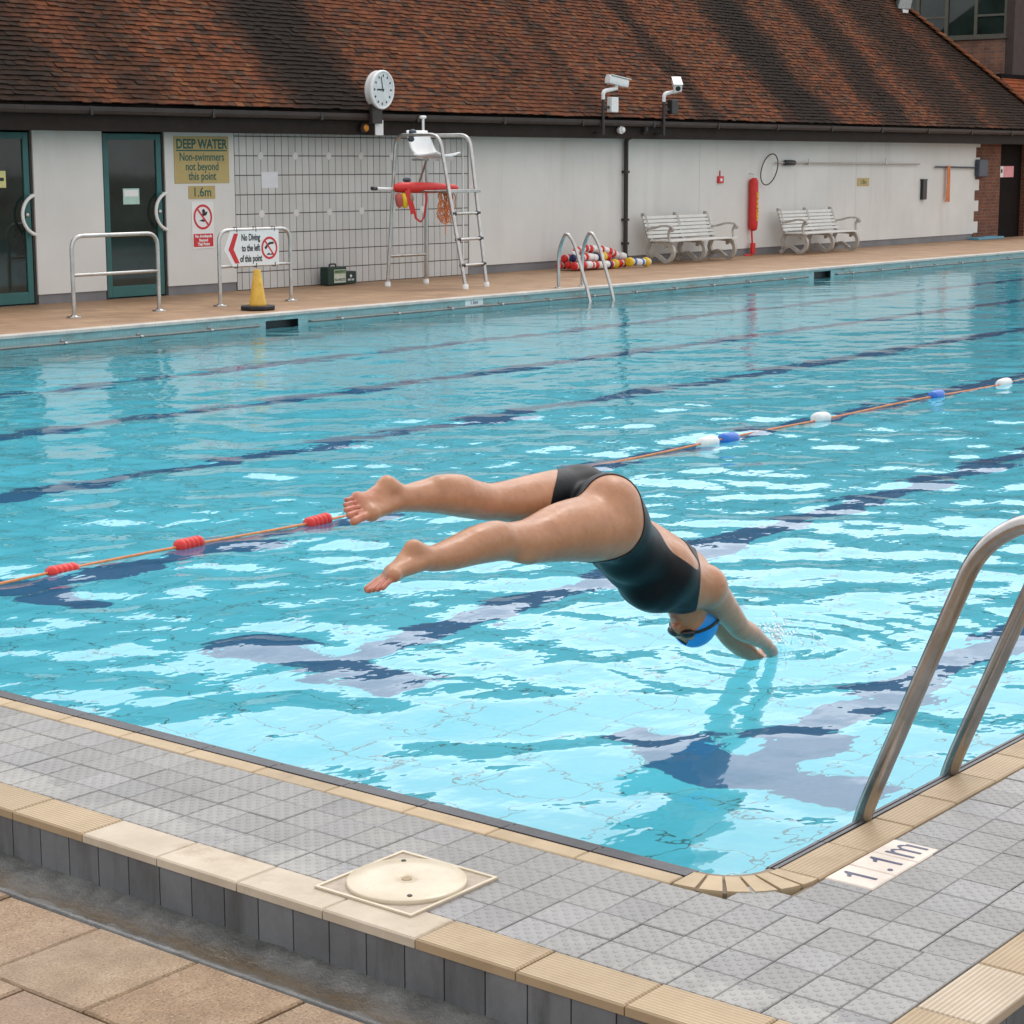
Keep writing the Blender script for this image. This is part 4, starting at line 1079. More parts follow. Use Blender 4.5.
# ------------------------------------------------------------------ heap of lane line floats
rr = random.Random(21)
def float_line(pts, label, tail=False):
    P = [Vector(p) for p in pts]; t = thing('float_line', label, 'float line', tuple(P[0]*.5+P[-1]*.5-Vector((0, 0, .06))), 'heap of lane floats by the wall')
    Q = []                                                      # let the string wander a little
    for i in range(len(P)-1):
        for q in range(4): Q.append(P[i].lerp(P[i+1], q/4)+Vector((0, rr.uniform(-.022, .022), rr.uniform(0, .022))))
    P = Q+[P[-1]]
    L_ = sum((P[i+1]-P[i]).length for i in range(len(P)-1))
    def at_(s):
        for i in range(len(P)-1):
            l = (P[i+1]-P[i]).length
            if s <= l: return P[i]+(P[i+1]-P[i])*s/l, (P[i+1]-P[i]).normalized()
            s -= l
        return P[-1], (P[-1]-P[-2]).normalized()
    s = 0; k = rr.randint(0, 5)
    seq = ['r', 'r', 'w', 'r', 'w', 'r', 'W', 'r', 'w', 'r', 'W', 'W', 'n', 'r', 'w', 'y'] if not tail else ['w', 'r', 'w', 'W', 'y', 'y', 'w', 'b', 'W', 'b', 'w', 'y']
    while s < L_:
        c = seq[k % len(seq)]; k += 1; ln = {'r': .062, 'w': .052, 'W': .13, 'y': .10, 'b': .04, 'n': .055}[c]; rad = {'r': .064, 'w': .055, 'W': .060, 'y': .078, 'b': .06, 'n': .066}[c]
        if c == 'r' and rr.random() < .08: c = 'n'
        p, d = at_(s)
        MB().lathe([(rad*.5, 0), (rad*.93, .008), (rad, ln*.3), (rad, ln*.7), (rad*.93, ln-.01), (rad*.5, ln-.003)], p, d, 12).build('float', M[{'r': 'float_red', 'w': 'float_white', 'W': 'float_white', 'y': 'float_yellow', 'b': 'float_blue', 'n': 'float_navy'}[c]], t)
        s += ln+.004
    MB().tube([tuple(p) for p in P], .006, 6).build('cord', M['float_blue'], t)
lx = [((25.45, 19.02, .07), (26.1, 18.98, .072), (26.85, 19.0, .075)), ((25.50, 19.17, .07), (26.2, 19.13, .072), (26.85, 19.18, .07)), ((25.50, 19.33, .07), (26.9, 19.36, .07)),
      ((25.50, 19.08, .19), (25.95, 19.06, .195), (26.55, 19.1, .185)), ((25.55, 19.27, .19), (26.7, 19.27, .19)), ((25.62, 19.16, .25), (25.95, 19.18, .33), (26.35, 19.17, .305)), ((26.36, 19.2, .315), (26.95, 19.14, .19))]
lb = ['red and white string of floats lying frontmost in the heap by the wall', 'string of floats with red and white discs in the middle of the bottom layer', 'rearmost string of red and white floats against the wall', 'front string of floats in the second layer of the heap', 'rear string of floats in the second layer of the heap', 'short string of floats on the top left of the heap', 'short string of floats sloping down on the right of the heap']
for k, p in enumerate(lx): float_line(p, lb[k])
float_line(((26.75, 18.86, .085), (27.32, 18.84, .085)), 'yellow, white and blue string of floats lying nearest the first bench', True)

M['gutter_steel'] = simple('dull_steel', (.22, .20, .185), .5, .6, .3, 5)
# ------------------------------------------------------------------ far pool edge fittings
for x0, x1, lab in ((4.5, 15.95, 'long steel grab rail on the far pool wall left of the slot'), (16.80, 28.30, 'long steel grab rail on the far pool wall between the two slots'), (29.25, 39.5, 'long steel grab rail on the far pool wall right of both slots')):
    t = thing('grab_rail', lab, 'grab rail', ((x0+x1)/2, PY1, -.12), 'grab rails along the far wall')
    MB().tube(round_path([(x0, PY1-.002, -.125), (x0, PY1-.055, -.125), (x1, PY1-.055, -.125), (x1, PY1-.002, -.125)], .03), .013, 8).build('rail', M['gutter_steel'], t)
    x = x0+.5
    while x < x1:
        b_ = MB(); b_.tube([(x, PY1-.001, -.11), (x, PY1-.055, -.115)], .01, 6); b_.lathe([(.03, 0), (.028, .006)], (x, PY1, -.11), (0, -1, 0), 10); b_.tube([(x-.02, PY1-.055, -.125), (x+.02, PY1-.055, -.125)], .019, 8)
        b_.build('bracket', M['worn_steel'], t); x += 1.02
t = thing('depth_marker', 'small white 1.6m tile set in the far pool wall', 'depth marker', (19.85, PY1, -.1))
MB().box((19.66, PY1-.006, -.115), (20.02, PY1-.0015, -.033)).build('tile', M['white_paint'], t)
text('lettering', '1.6m', .075, (19.84, PY1-.0075, -.074), M['navy_ink'], t, sx=1.1)

def ladder(x0, x1, pts, r_, label, treads):
    t = thing('pool_ladder', label, 'pool ladder', ((x0+x1)/2, pts[0][0], 0))
    for x in (x0, x1):
        MB().tube(round_path([(x, y, z) for y, z in pts], .17, 12), r_, 14).build('handrail', M['worn_steel'] if x0 < 10 else M['steel'], t)
        MB().lathe([(r_*2.3, 0), (r_*2.2, .01), (r_*1.3, .014)], (x, pts[0][0], .0015), (0, 0, 1), 18).build('flange', M['worn_steel'], t)
    for y, z in treads: MB().box((x0, y-.04, z), (x1, y+.04, z+.03)).build('tread', M['steel'], t, bevel=.006)
ladder(4.485, 4.99, [(1.78, .002), (1.78, .62), (1.92, .868), (2.09, .775), (2.43, -.08), (2.435, -.95)], .0235, 'steel ladder with worn handrails at the near pool corner', [(2.435, -.42), (2.435, -.7), (2.435, -.92)])
ladder(21.93, 22.48, [(16.63, .002), (16.63, .52), (16.50, .78), (16.36, .62), (16.12, -.05), (16.06, -.3), (16.06, -1.1)], .0235, 'steel ladder rising from the far pool edge in front of the floats', [(16.06, -.45), (16.06, -.75), (16.06, -1.0)])

# ------------------------------------------------------------------ near deck fittings
t = thing('skimmer_cover', 'square cream plastic cover with a round lid set in the grey tiles', 'cover', (3.38, 3.015, 0))
fm = MB(); x0, x1, y0, y1 = 3.222, 3.538, 2.862, 3.168
fm.box((x0, y0, -.004), (x1, y1, .0045)); fm.build('plate', simple('cover_plate', (.40, .33, .26), .6, 0, .15, 40, .3), t)
rm = MB()
for a_, b_ in (((x0, y0), (x1, y0+.008)), ((x0, y1-.008), (x1, y1)), ((x0, y0+.008), (x0+.008, y1-.008)), ((x1-.008, y0+.008), (x1, y1-.008))): rm.box((a_[0], a_[1], .0046), (b_[0], b_[1], .0085))
rm.build('rim', M['lidcream'], t)
MB().lathe([(.144, .0), (.145, .008), (.142, .0105), (.09, .013), (.04, .0125), (.018, .0115), (.016, .009)], (3.38, 3.015, .0046), (0, 0, 1), 64).build('lid', M['lidcream'], t)
MB().lathe([(.013, 0), (.012, .0015)], (3.38, 3.015, .0141), (0, 0, 1), 20).build('finger_hole', simple('brass_brown', (.30, .21, .10), .4), t)
for dx, dy in ((.085, .085), (-.083, -.083)): MB().lathe([(.007, 0), (.006, .003)], (3.38+dx, 3.015+dy, .0152), (0, 0, 1), 12).build('screw', M['dark_paint'], t)
t = thing('depth_marker', 'white tiles with navy 1.1m lettering set in the deck by the ladder', 'depth marker', (4.215, 2.195, 0))
tl_ = MB()
for i in range(3):
    tl_.cbox((4.037+.1175*i+.0015, 2.1235, -.006), (4.037+.1175*(i+1)-.0015, 2.252, .0015), .003)
tl_.build('tile', simple('marker_tile', (.66, .57, .49), .45, 0, .12, 14), t)
for i, (s_, dx, dy) in enumerate((('1', 0, 0), ('1', .012, 0), ('m', 0, -.008))):
    ox, oy = 4.037+.1175*(i+.5)+dx-.055, 2.146
    if s_ == '1': MB().prism([(.055, 0), (.066, 0), (.066, .088), (.058, .088), (.050, .074), (.038, .068), (.038, .058), (.055, .064)], (ox, oy, .0017), (1, 0, 0), (0, 1, 0), (0, 0, 1), .0008).build('lettering', M['navy_ink'], t)
    else:
        mm = MB(); k = .0105
        mm.prism([(.012, 0), (.012+k, 0), (.012+k, .078), (.012, .078)], (ox, oy, .0017), (1, 0, 0), (0, 1, 0), (0, 0, 1), .0008)
        for a0 in (.012+k+.0002, .012+k+.0372):
            o_ = [(a0+.0265*.5+.0265*.5*math.cos(R(q_)), .056+.018*math.sin(R(q_))) for q_ in range(0, 181, 20)]; i_ = [(a0+.0265*.5+(.0265*.5-.0001 if q_ == 180 else .0265*.5)*math.cos(R(q_)), .046+.018*math.sin(R(q_))) for q_ in range(180, -1, -20)]
            mm.prism(o_+i_, (ox, oy, .0018+.0001*(a0 > .04)), (1, 0, 0), (0, 1, 0), (0, 0, 1), .0008)
            mm.prism([(a0+.0267, 0), (a0+.0267+k, 0), (a0+.0267+k, .06), (a0+.0267, .06)], (ox, oy, .0017), (1, 0, 0), (0, 1, 0), (0, 0, 1), .0008)
        mm.build('lettering', M['navy_ink'], t)
MB().lathe([(.0075, 0), (.007, .0008)], (4.037+.1175+.026, 2.152, .0018), (0, 0, 1), 12).build('dot', M['navy_ink'], t)

# ------------------------------------------------------------------ lane rope
t = thing('lane_rope', 'orange lane rope with red, white and blue floats stretched across the pool', 'lane rope', (22, 7.33, WZ))
YR = 7.26
pts = [(3.9, YR, WZ+.01)]+[(x, YR+.02*math.sin(x*1.3)*math.sin(x*.37), WZ+.004+.006*math.sin(x*2.3)) for x in np.arange(4.2, 39.8, .3)]
MB().tube(pts, .0072, 8).build('rope', M['orange_rope'], t)
def lane_float(x, c, L_, rad, z=.022, tilt=0):
    x = x*.991; z = z-.018+.006*math.sin(x*3.1); tilt = tilt+.05*math.sin(x*5.3)
    pr = [(rad*.4, -L_/2), (rad*.85, -L_/2+.008)]
    nb = 5 if c == 'float_red' else 1
    if nb == 1: pr += [(rad, -L_*.3), (rad*1.02, 0), (rad, L_*.3)]
    else:
        for k in range(nb):
            a0 = -L_/2+.012+(L_-.024)*k/nb; w_ = (L_-.024)/nb
            pr += [(rad*.86, a0+w_*.08), (rad, a0+w_*.3), (rad, a0+w_*.7), (rad*.86, a0+w_*.92)]
    pr += [(rad*.85, L_/2-.008), (rad*.4, L_/2)]
    MB().lathe(pr, (x, YR+.02*math.sin(x*1.3)*math.sin(x*.37), WZ+z), (1, .04*math.sin(x*2.2), tilt), 18).build('float', M[c], t)
for x, c in ((5.83, 'float_red'), (6.62, 'float_red'), (7.53, 'float_red')): lane_float(x, c, .175, .037, .022, .01)
for x, c in ((11.33, 'float_white'), (11.60, 'float_blue'), (12.92, 'float_white'), (14.76, 'float_blue'), (16.03, 'float_white')): lane_float(x, c, .19, .045, .024)
# ------------------------------------------------------------------ the diver: one continuous skin grown from a smooth distance field
PRIMS = [
('c',[5.0811,3.66,0.5506],0.1122,[5.0598,3.6599,0.5527],0.1109,0.03,'leg'),
('c',[5.0598,3.6599,0.5527],0.1109,[5.0292,3.6597,0.5557],0.109,0.0015,'leg'),
('c',[5.0292,3.6597,0.5557],0.109,[4.9949,3.6596,0.5588],0.1067,0.0015,'leg'),
('c',[4.9949,3.6596,0.5588],0.1067,[4.9624,3.66,0.5614],0.1042,0.0015,'leg'),
('c',[4.9624,3.66,0.5614],0.1042,[4.9333,3.6609,0.5635],0.1017,0.0015,'leg'),
('c',[4.9333,3.6609,0.5635],0.1017,[4.9046,3.6622,0.5653],0.0989,0.0015,'leg'),
('c',[4.9046,3.6622,0.5653],0.0989,[4.8751,3.6636,0.5666],0.0957,0.0015,'leg'),
('c',[4.8751,3.6636,0.5666],0.0957,[4.8435,3.665,0.5671],0.0918,0.0015,'leg'),
('c',[4.8435,3.665,0.5671],0.0918,[4.8082,3.6663,0.566],0.0867,0.0015,'leg'),
('c',[4.8082,3.6663,0.566],0.0867,[4.7703,3.6677,0.5637],0.0807,0.0015,'leg'),
('c',[4.7703,3.6677,0.5637],0.0807,[4.7326,3.669,0.5617],0.0747,0.0015,'leg'),
('c',[4.7326,3.669,0.5617],0.0747,[4.6982,3.67,0.5615],0.0697,0.0015,'leg'),
('c',[4.6982,3.67,0.5615],0.0697,[4.6674,3.6707,0.5638],0.0658,0.0015,'leg'),
('c',[4.6674,3.6707,0.5638],0.0658,[4.6389,3.6712,0.5679],0.0624,0.0015,'leg'),
('c',[4.6389,3.6712,0.5679],0.0624,[4.6126,3.6716,0.5724],0.0598,0.0015,'leg'),
('c',[4.6126,3.6716,0.5724],0.0598,[4.5881,3.672,0.5763],0.0582,0.0015,'leg'),
('c',[4.5881,3.672,0.5763],0.0582,[4.5664,3.6725,0.5794],0.0581,0.0015,'leg'),
('c',[4.5664,3.6725,0.5794],0.0581,[4.5472,3.673,0.5824],0.0592,0.0015,'leg'),
('c',[4.5472,3.673,0.5824],0.0592,[4.5288,3.6735,0.5849],0.0604,0.0015,'leg'),
('c',[4.5288,3.6735,0.5849],0.0604,[4.5094,3.674,0.5864],0.0609,0.0015,'leg'),
('c',[4.5094,3.674,0.5864],0.0609,[4.4885,3.6745,0.5869],0.0602,0.0015,'leg'),
('c',[4.4885,3.6745,0.5869],0.0602,[4.4672,3.6749,0.5865],0.0589,0.0015,'leg'),
('c',[4.4672,3.6749,0.5865],0.0589,[4.4454,3.6754,0.5856],0.0573,0.0015,'leg'),
('c',[4.4454,3.6754,0.5856],0.0573,[4.4229,3.676,0.5842],0.0555,0.0015,'leg'),
('c',[4.4229,3.676,0.5842],0.0555,[4.3992,3.677,0.5821],0.0534,0.0015,'leg'),
('c',[4.3992,3.677,0.5821],0.0534,[4.3744,3.6781,0.5793],0.051,0.0015,'leg'),
('c',[4.3744,3.6781,0.5793],0.051,[4.3499,3.6792,0.5765],0.0485,0.0015,'leg'),
('c',[4.3499,3.6792,0.5765],0.0485,[4.3272,3.68,0.5746],0.0461,0.0015,'leg'),
('c',[4.3272,3.68,0.5746],0.0461,[4.305,3.6803,0.574],0.0437,0.0015,'leg'),
('c',[4.305,3.6803,0.574],0.0437,[4.2833,3.6802,0.5741],0.0412,0.0015,'leg'),
('c',[4.2833,3.6802,0.5741],0.0412,[4.2645,3.6801,0.5745],0.039,0.0015,'leg'),
('c',[4.2645,3.6801,0.5745],0.039,[4.2513,3.68,0.5747],0.0375,0.0015,'leg'),
('c',[4.2338,3.68,0.5804],0.0331,[4.1712,3.68,0.6193],0.0271,0.015,'leg'),
('c',[4.2105,3.675,0.5788],0.0316,[4.0788,3.665,0.5694],0.0253,0.012,'leg'),
('c',[4.1702,3.685,0.6073],0.0271,[4.1091,3.7,0.5542],0.0241,0.012,'leg'),
('c',[4.048,3.645,0.5669],0.0224,[4.113,3.715,0.5502],0.0242,0.012,'leg'),
('c',[4.1122,3.722,0.5465],0.0128,[4.0644,3.7231,0.5335],0.0121,0.004,'toe'),
('c',[4.0644,3.7231,0.5335],0.0121,[4.0257,3.724,0.5187],0.0124,0.002,'toe'),
('c',[4.0879,3.7,0.549],0.0085,[4.0402,3.6989,0.5364],0.008,0.004,'toe'),
('c',[4.0402,3.6989,0.5364],0.008,[4.0016,3.698,0.522],0.0082,0.002,'toe'),
('c',[4.0699,3.68,0.5516],0.0082,[4.0287,3.6784,0.5405],0.0077,0.004,'toe'),
('c',[4.0287,3.6784,0.5405],0.0077,[3.9953,3.677,0.5273],0.0079,0.002,'toe'),
('c',[4.053,3.661,0.554],0.0079,[4.0205,3.6588,0.5439],0.0074,0.004,'toe'),
('c',[4.0205,3.6588,0.5439],0.0074,[3.9941,3.657,0.5316],0.0076,0.002,'toe'),
('c',[4.0414,3.643,0.5554],0.0075,[4.0153,3.6403,0.5483],0.0071,0.004,'toe'),
('c',[4.0153,3.6403,0.5483],0.0071,[3.9939,3.638,0.5384],0.0073,0.002,'toe'),
('c',[5.2002,3.84,0.6071],0.1024,[5.1789,3.8409,0.6106],0.1011,0.03,'leg'),
('c',[5.1789,3.8409,0.6106],0.1011,[5.1484,3.8422,0.6156],0.0993,0.0015,'leg'),
('c',[5.1484,3.8422,0.6156],0.0993,[5.114,3.8436,0.6211],0.097,0.0015,'leg'),
('c',[5.114,3.8436,0.6211],0.097,[5.0809,3.845,0.6258],0.0944,0.0015,'leg'),
('c',[5.0809,3.845,0.6258],0.0944,[5.0493,3.8463,0.6296],0.0912,0.0015,'leg'),
('c',[5.0493,3.8463,0.6296],0.0912,[5.0167,3.8475,0.6331],0.0875,0.0015,'leg'),
('c',[5.0167,3.8475,0.6331],0.0875,[4.9847,3.8487,0.6361],0.0836,0.0015,'leg'),
('c',[4.9847,3.8487,0.6361],0.0836,[4.9547,3.85,0.6388],0.0802,0.0015,'leg'),
('c',[4.9547,3.85,0.6388],0.0802,[4.9269,3.8512,0.6409],0.0773,0.0015,'leg'),
('c',[4.9269,3.8512,0.6409],0.0773,[4.9005,3.8525,0.6426],0.0747,0.0015,'leg'),
('c',[4.9005,3.8525,0.6426],0.0747,[4.8757,3.8537,0.644],0.0723,0.0015,'leg'),
('c',[4.8757,3.8537,0.644],0.0723,[4.8527,3.855,0.6455],0.0697,0.0015,'leg'),
('c',[4.8527,3.855,0.6455],0.0697,[4.8319,3.8562,0.647],0.0668,0.0015,'leg'),
('c',[4.8319,3.8562,0.647],0.0668,[4.813,3.8575,0.6485],0.0637,0.0015,'leg'),
('c',[4.813,3.8575,0.6485],0.0637,[4.7954,3.8587,0.65],0.061,0.0015,'leg'),
('c',[4.7954,3.8587,0.65],0.061,[4.7782,3.86,0.6518],0.059,0.0015,'leg'),
('c',[4.7782,3.86,0.6518],0.059,[4.7627,3.8612,0.6535],0.0583,0.0015,'leg'),
('c',[4.7627,3.8612,0.6535],0.0583,[4.7488,3.8625,0.6552],0.0583,0.0015,'leg'),
('c',[4.7488,3.8625,0.6552],0.0583,[4.7338,3.8637,0.6576],0.0587,0.0015,'leg'),
('c',[4.7338,3.8637,0.6576],0.0587,[4.715,3.865,0.6614],0.0592,0.0015,'leg'),
('c',[4.715,3.865,0.6614],0.0592,[4.6897,3.8663,0.6675],0.0599,0.0015,'leg'),
('c',[4.6897,3.8663,0.6675],0.0599,[4.66,3.8675,0.6752],0.061,0.0015,'leg'),
('c',[4.66,3.8675,0.6752],0.061,[4.6303,3.8688,0.6832],0.0619,0.0015,'leg'),
('c',[4.6303,3.8688,0.6832],0.0619,[4.6048,3.87,0.6897],0.0624,0.0015,'leg'),
('c',[4.6048,3.87,0.6897],0.0624,[4.5858,3.8711,0.6944],0.0623,0.0015,'leg'),
('c',[4.5858,3.8711,0.6944],0.0623,[4.5705,3.8722,0.6982],0.0619,0.0015,'leg'),
('c',[4.5705,3.8722,0.6982],0.0619,[4.5561,3.8734,0.7013],0.061,0.0015,'leg'),
('c',[4.5561,3.8734,0.7013],0.061,[4.5398,3.875,0.704],0.0597,0.0015,'leg'),
('c',[4.5398,3.875,0.704],0.0597,[4.5207,3.8773,0.7063],0.0578,0.0015,'leg'),
('c',[4.5207,3.8773,0.7063],0.0578,[4.5004,3.88,0.708],0.0554,0.0015,'leg'),
('c',[4.5004,3.88,0.708],0.0554,[4.4795,3.8827,0.7094],0.0527,0.0015,'leg'),
('c',[4.4795,3.8827,0.7094],0.0527,[4.4585,3.885,0.7106],0.0501,0.0015,'leg'),
('c',[4.4585,3.885,0.7106],0.0501,[4.4355,3.8867,0.7117],0.0474,0.0015,'leg'),
('c',[4.4355,3.8867,0.7117],0.0474,[4.4108,3.8881,0.7126],0.0445,0.0015,'leg'),
('c',[4.4108,3.8881,0.7126],0.0445,[4.3887,3.8892,0.7133],0.0419,0.0015,'leg'),
('c',[4.3887,3.8892,0.7133],0.0419,[4.3733,3.89,0.7138],0.04,0.0015,'leg'),
('c',[4.3599,3.89,0.7171],0.0358,[4.2997,3.895,0.7651],0.0296,0.015,'leg'),
('c',[4.3419,3.89,0.7135],0.0342,[4.2235,3.89,0.7204],0.0249,0.012,'leg'),
('c',[4.2951,3.895,0.7522],0.0296,[4.2097,3.905,0.7237],0.0234,0.012,'leg'),
('c',[4.3273,3.885,0.7069],0.0267,[4.2,3.865,0.6967],0.0219,0.012,'leg'),
('c',[4.2035,3.925,0.7328],0.022,[4.1957,3.865,0.6958],0.0233,0.012,'leg'),
('c',[4.1892,3.863,0.694],0.0131,[4.1509,3.8625,0.6904],0.0124,0.004,'toe'),
('c',[4.1509,3.8625,0.6904],0.0124,[4.1198,3.862,0.6833],0.0127,0.002,'toe'),
('c',[4.1907,3.88,0.7023],0.0087,[4.1502,3.8806,0.7034],0.0083,0.004,'toe'),
('c',[4.1502,3.8806,0.7034],0.0083,[4.1174,3.881,0.7],0.0085,0.002,'toe'),
('c',[4.1943,3.895,0.712],0.0085,[4.1556,3.8961,0.7147],0.008,0.004,'toe'),
('c',[4.1556,3.8961,0.7147],0.008,[4.1242,3.897,0.7126],0.0082,0.002,'toe'),
('c',[4.1978,3.91,0.7218],0.0082,[4.1656,3.9117,0.7251],0.0077,0.004,'toe'),
('c',[4.1656,3.9117,0.7251],0.0077,[4.1394,3.913,0.7235],0.008,0.002,'toe'),
('c',[4.2013,3.925,0.7302],0.0079,[4.1791,3.9272,0.7345],0.0075,0.004,'toe'),
('c',[4.1791,3.9272,0.7345],0.0075,[4.1609,3.929,0.7337],0.0077,0.002,'toe'),
('c',[4.5335,3.655,0.6124],0.0269,[4.4362,3.66,0.6081],0.0236,0.03,'leg'),
('c',[4.6107,3.64,0.529],0.0181,[4.6711,3.645,0.5189],0.0213,0.02,'leg'),
('c',[4.6028,3.86,0.7252],0.0276,[4.5051,3.865,0.7403],0.0242,0.03,'leg'),
('c',[5.6658,3.63,0.2836],0.0241,[5.7548,3.645,0.224],0.0244,0.03,'arm'),
('c',[5.949,3.69,0.0855],0.0198,[5.9792,3.7,0.0637],0.0198,0.015,'arm'),
('c',[5.0983,3.665,0.6128],0.1091,[5.1221,3.67,0.5829],0.1095,0.03,'torso'),
('c',[5.17,3.83,0.6222],0.1019,[5.2034,3.83,0.5943],0.1023,0.014,'torso'),
('c',[5.1756,3.68,0.5248],0.1073,[5.2362,3.78,0.5348],0.109,0.04,'torso'),
('c',[5.2544,3.695,0.4345],0.0955,[5.3252,3.79,0.4359],0.0972,0.03,'torso'),
('c',[5.2381,3.7,0.48],0.1018,[5.3206,3.705,0.4196],0.098,0.03,'torso'),
('c',[5.3214,3.8,0.483],0.1038,[5.4036,3.8,0.4124],0.0982,0.03,'torso'),
('c',[5.3206,3.705,0.4196],0.098,[5.4427,3.695,0.3433],0.1147,0.03,'torso'),
('c',[5.4036,3.8,0.4124],0.0982,[5.5359,3.8,0.3324],0.1137,0.03,'torso'),
('c',[5.4427,3.695,0.3433],0.1147,[5.5791,3.7,0.2749],0.0996,0.03,'torso'),
('c',[5.5359,3.8,0.3324],0.1137,[5.6852,3.8,0.2582],0.0982,0.03,'torso'),
('c',[5.3652,3.69,0.2985],0.0736,[5.4127,3.69,0.2836],0.0741,0.03,'torso'),
('c',[5.4767,3.8,0.2755],0.0685,[5.513,3.8,0.2588],0.0688,0.04,'torso'),
('c',[5.4465,3.76,0.4209],0.0847,[5.6814,3.76,0.2819],0.0978,0.04,'torso'),
('c',[5.3162,3.75,0.3535],0.0468,[5.4948,3.75,0.2545],0.0616,0.05,'torso'),
('c',[5.579,3.7,0.2784],0.0893,[5.6608,3.655,0.26],0.0691,0.03,'torso'),
('c',[5.6852,3.8,0.2582],0.0877,[5.8556,3.845,0.224],0.0682,0.03,'torso'),
('c',[5.6736,3.75,0.2381],0.0663,[5.7585,3.75,0.1443],0.06,0.02,'neck'),
('c',[5.6672,3.655,0.2554],0.0674,[5.682,3.6568,0.2455],0.0656,0.03,'arm'),
('c',[5.682,3.6568,0.2455],0.0656,[5.7033,3.6594,0.2313],0.063,0.0015,'arm'),
('c',[5.7033,3.6594,0.2313],0.063,[5.7268,3.6623,0.2156],0.0601,0.0015,'arm'),
('c',[5.7268,3.6623,0.2156],0.0601,[5.748,3.665,0.201],0.0577,0.0015,'arm'),
('c',[5.748,3.665,0.201],0.0577,[5.7657,3.6674,0.1885],0.0558,0.0015,'arm'),
('c',[5.7657,3.6674,0.1885],0.0558,[5.7823,3.6697,0.1765],0.0541,0.0015,'arm'),
('c',[5.7823,3.6697,0.1765],0.0541,[5.7989,3.6721,0.1644],0.0525,0.0015,'arm'),
('c',[5.7989,3.6721,0.1644],0.0525,[5.817,3.675,0.1516],0.0508,0.0015,'arm'),
('c',[5.817,3.675,0.1516],0.0508,[5.8374,3.6784,0.1375],0.049,0.0015,'arm'),
('c',[5.8374,3.6784,0.1375],0.049,[5.8592,3.6822,0.1228],0.047,0.0015,'arm'),
('c',[5.8592,3.6822,0.1228],0.047,[5.8811,3.6861,0.108],0.0451,0.0015,'arm'),
('c',[5.8811,3.6861,0.108],0.0451,[5.9019,3.69,0.0941],0.0436,0.0015,'arm'),
('c',[5.9019,3.69,0.0941],0.0436,[5.92,3.6935,0.0812],0.0426,0.0015,'arm'),
('c',[5.92,3.6935,0.0812],0.0426,[5.9365,3.6969,0.069],0.0419,0.0015,'arm'),
('c',[5.9365,3.6969,0.069],0.0419,[5.9538,3.7005,0.0571],0.0413,0.0015,'arm'),
('c',[5.9538,3.7005,0.0571],0.0413,[5.9743,3.705,0.0454],0.0408,0.0015,'arm'),
('c',[5.9743,3.705,0.0454],0.0408,[5.9972,3.71,0.0349],0.0406,0.0015,'arm'),
('c',[5.9972,3.71,0.0349],0.0406,[6.0218,3.7153,0.0252],0.0406,0.0015,'arm'),
('c',[6.0218,3.7153,0.0252],0.0406,[6.0501,3.7218,0.0145],0.0403,0.0015,'arm'),
('c',[6.0501,3.7218,0.0145],0.0403,[6.0844,3.73,0.0006],0.0388,0.0015,'arm'),
('c',[6.0844,3.73,0.0006],0.0388,[6.1315,3.7419,-0.0198],0.0356,0.0015,'arm'),
('c',[6.1315,3.7419,-0.0198],0.0356,[6.1881,3.7566,-0.0445],0.031,0.0015,'arm'),
('c',[6.1881,3.7566,-0.0445],0.031,[6.2414,3.7704,-0.0678],0.0264,0.0015,'arm'),
('c',[6.2414,3.7704,-0.0678],0.0264,[6.2781,3.78,-0.084],0.0233,0.0015,'arm'),
('c',[5.8557,3.845,0.2203],0.0647,[5.8717,3.8459,0.2067],0.0635,0.03,'arm'),
('c',[5.8717,3.8459,0.2067],0.0635,[5.8946,3.8472,0.1871],0.0618,0.0015,'arm'),
('c',[5.8946,3.8472,0.1871],0.0618,[5.9202,3.8486,0.1655],0.0599,0.0015,'arm'),
('c',[5.9202,3.8486,0.1655],0.0599,[5.9439,3.85,0.1455],0.0582,0.0015,'arm'),
('c',[5.9439,3.85,0.1455],0.0582,[5.9651,3.8513,0.1283],0.0565,0.0015,'arm'),
('c',[5.9651,3.8513,0.1283],0.0565,[5.986,3.8527,0.1117],0.0548,0.0015,'arm'),
('c',[5.986,3.8527,0.1117],0.0548,[6.0066,3.854,0.0951],0.0531,0.0015,'arm'),
('c',[6.0066,3.854,0.0951],0.0531,[6.0271,3.855,0.0778],0.0514,0.0015,'arm'),
('c',[6.0271,3.855,0.0778],0.0514,[6.0478,3.8557,0.0589],0.0496,0.0015,'arm'),
('c',[6.0478,3.8557,0.0589],0.0496,[6.0685,3.8561,0.0392],0.0477,0.0015,'arm'),
('c',[6.0685,3.8561,0.0392],0.0477,[6.0886,3.8565,0.0198],0.046,0.0015,'arm'),
('c',[6.0886,3.8565,0.0198],0.046,[6.1073,3.857,0.0022],0.0446,0.0015,'arm'),
('c',[6.1073,3.857,0.0022],0.0446,[6.1235,3.8576,-0.0128],0.0436,0.0015,'arm'),
('c',[6.1235,3.8576,-0.0128],0.0436,[6.1378,3.8583,-0.0262],0.043,0.0015,'arm'),
('c',[6.1378,3.8583,-0.0262],0.043,[6.1523,3.8591,-0.0389],0.0425,0.0015,'arm'),
('c',[6.1523,3.8591,-0.0389],0.0425,[6.1691,3.86,-0.0519],0.0419,0.0015,'arm'),
('c',[6.1691,3.86,-0.0519],0.0419,[6.1888,3.861,-0.0655],0.0416,0.0015,'arm'),
('c',[6.1888,3.861,-0.0655],0.0416,[6.2103,3.8621,-0.079],0.0414,0.0015,'arm'),
('c',[6.2103,3.8621,-0.079],0.0414,[6.2329,3.8634,-0.0926],0.0409,0.0015,'arm'),
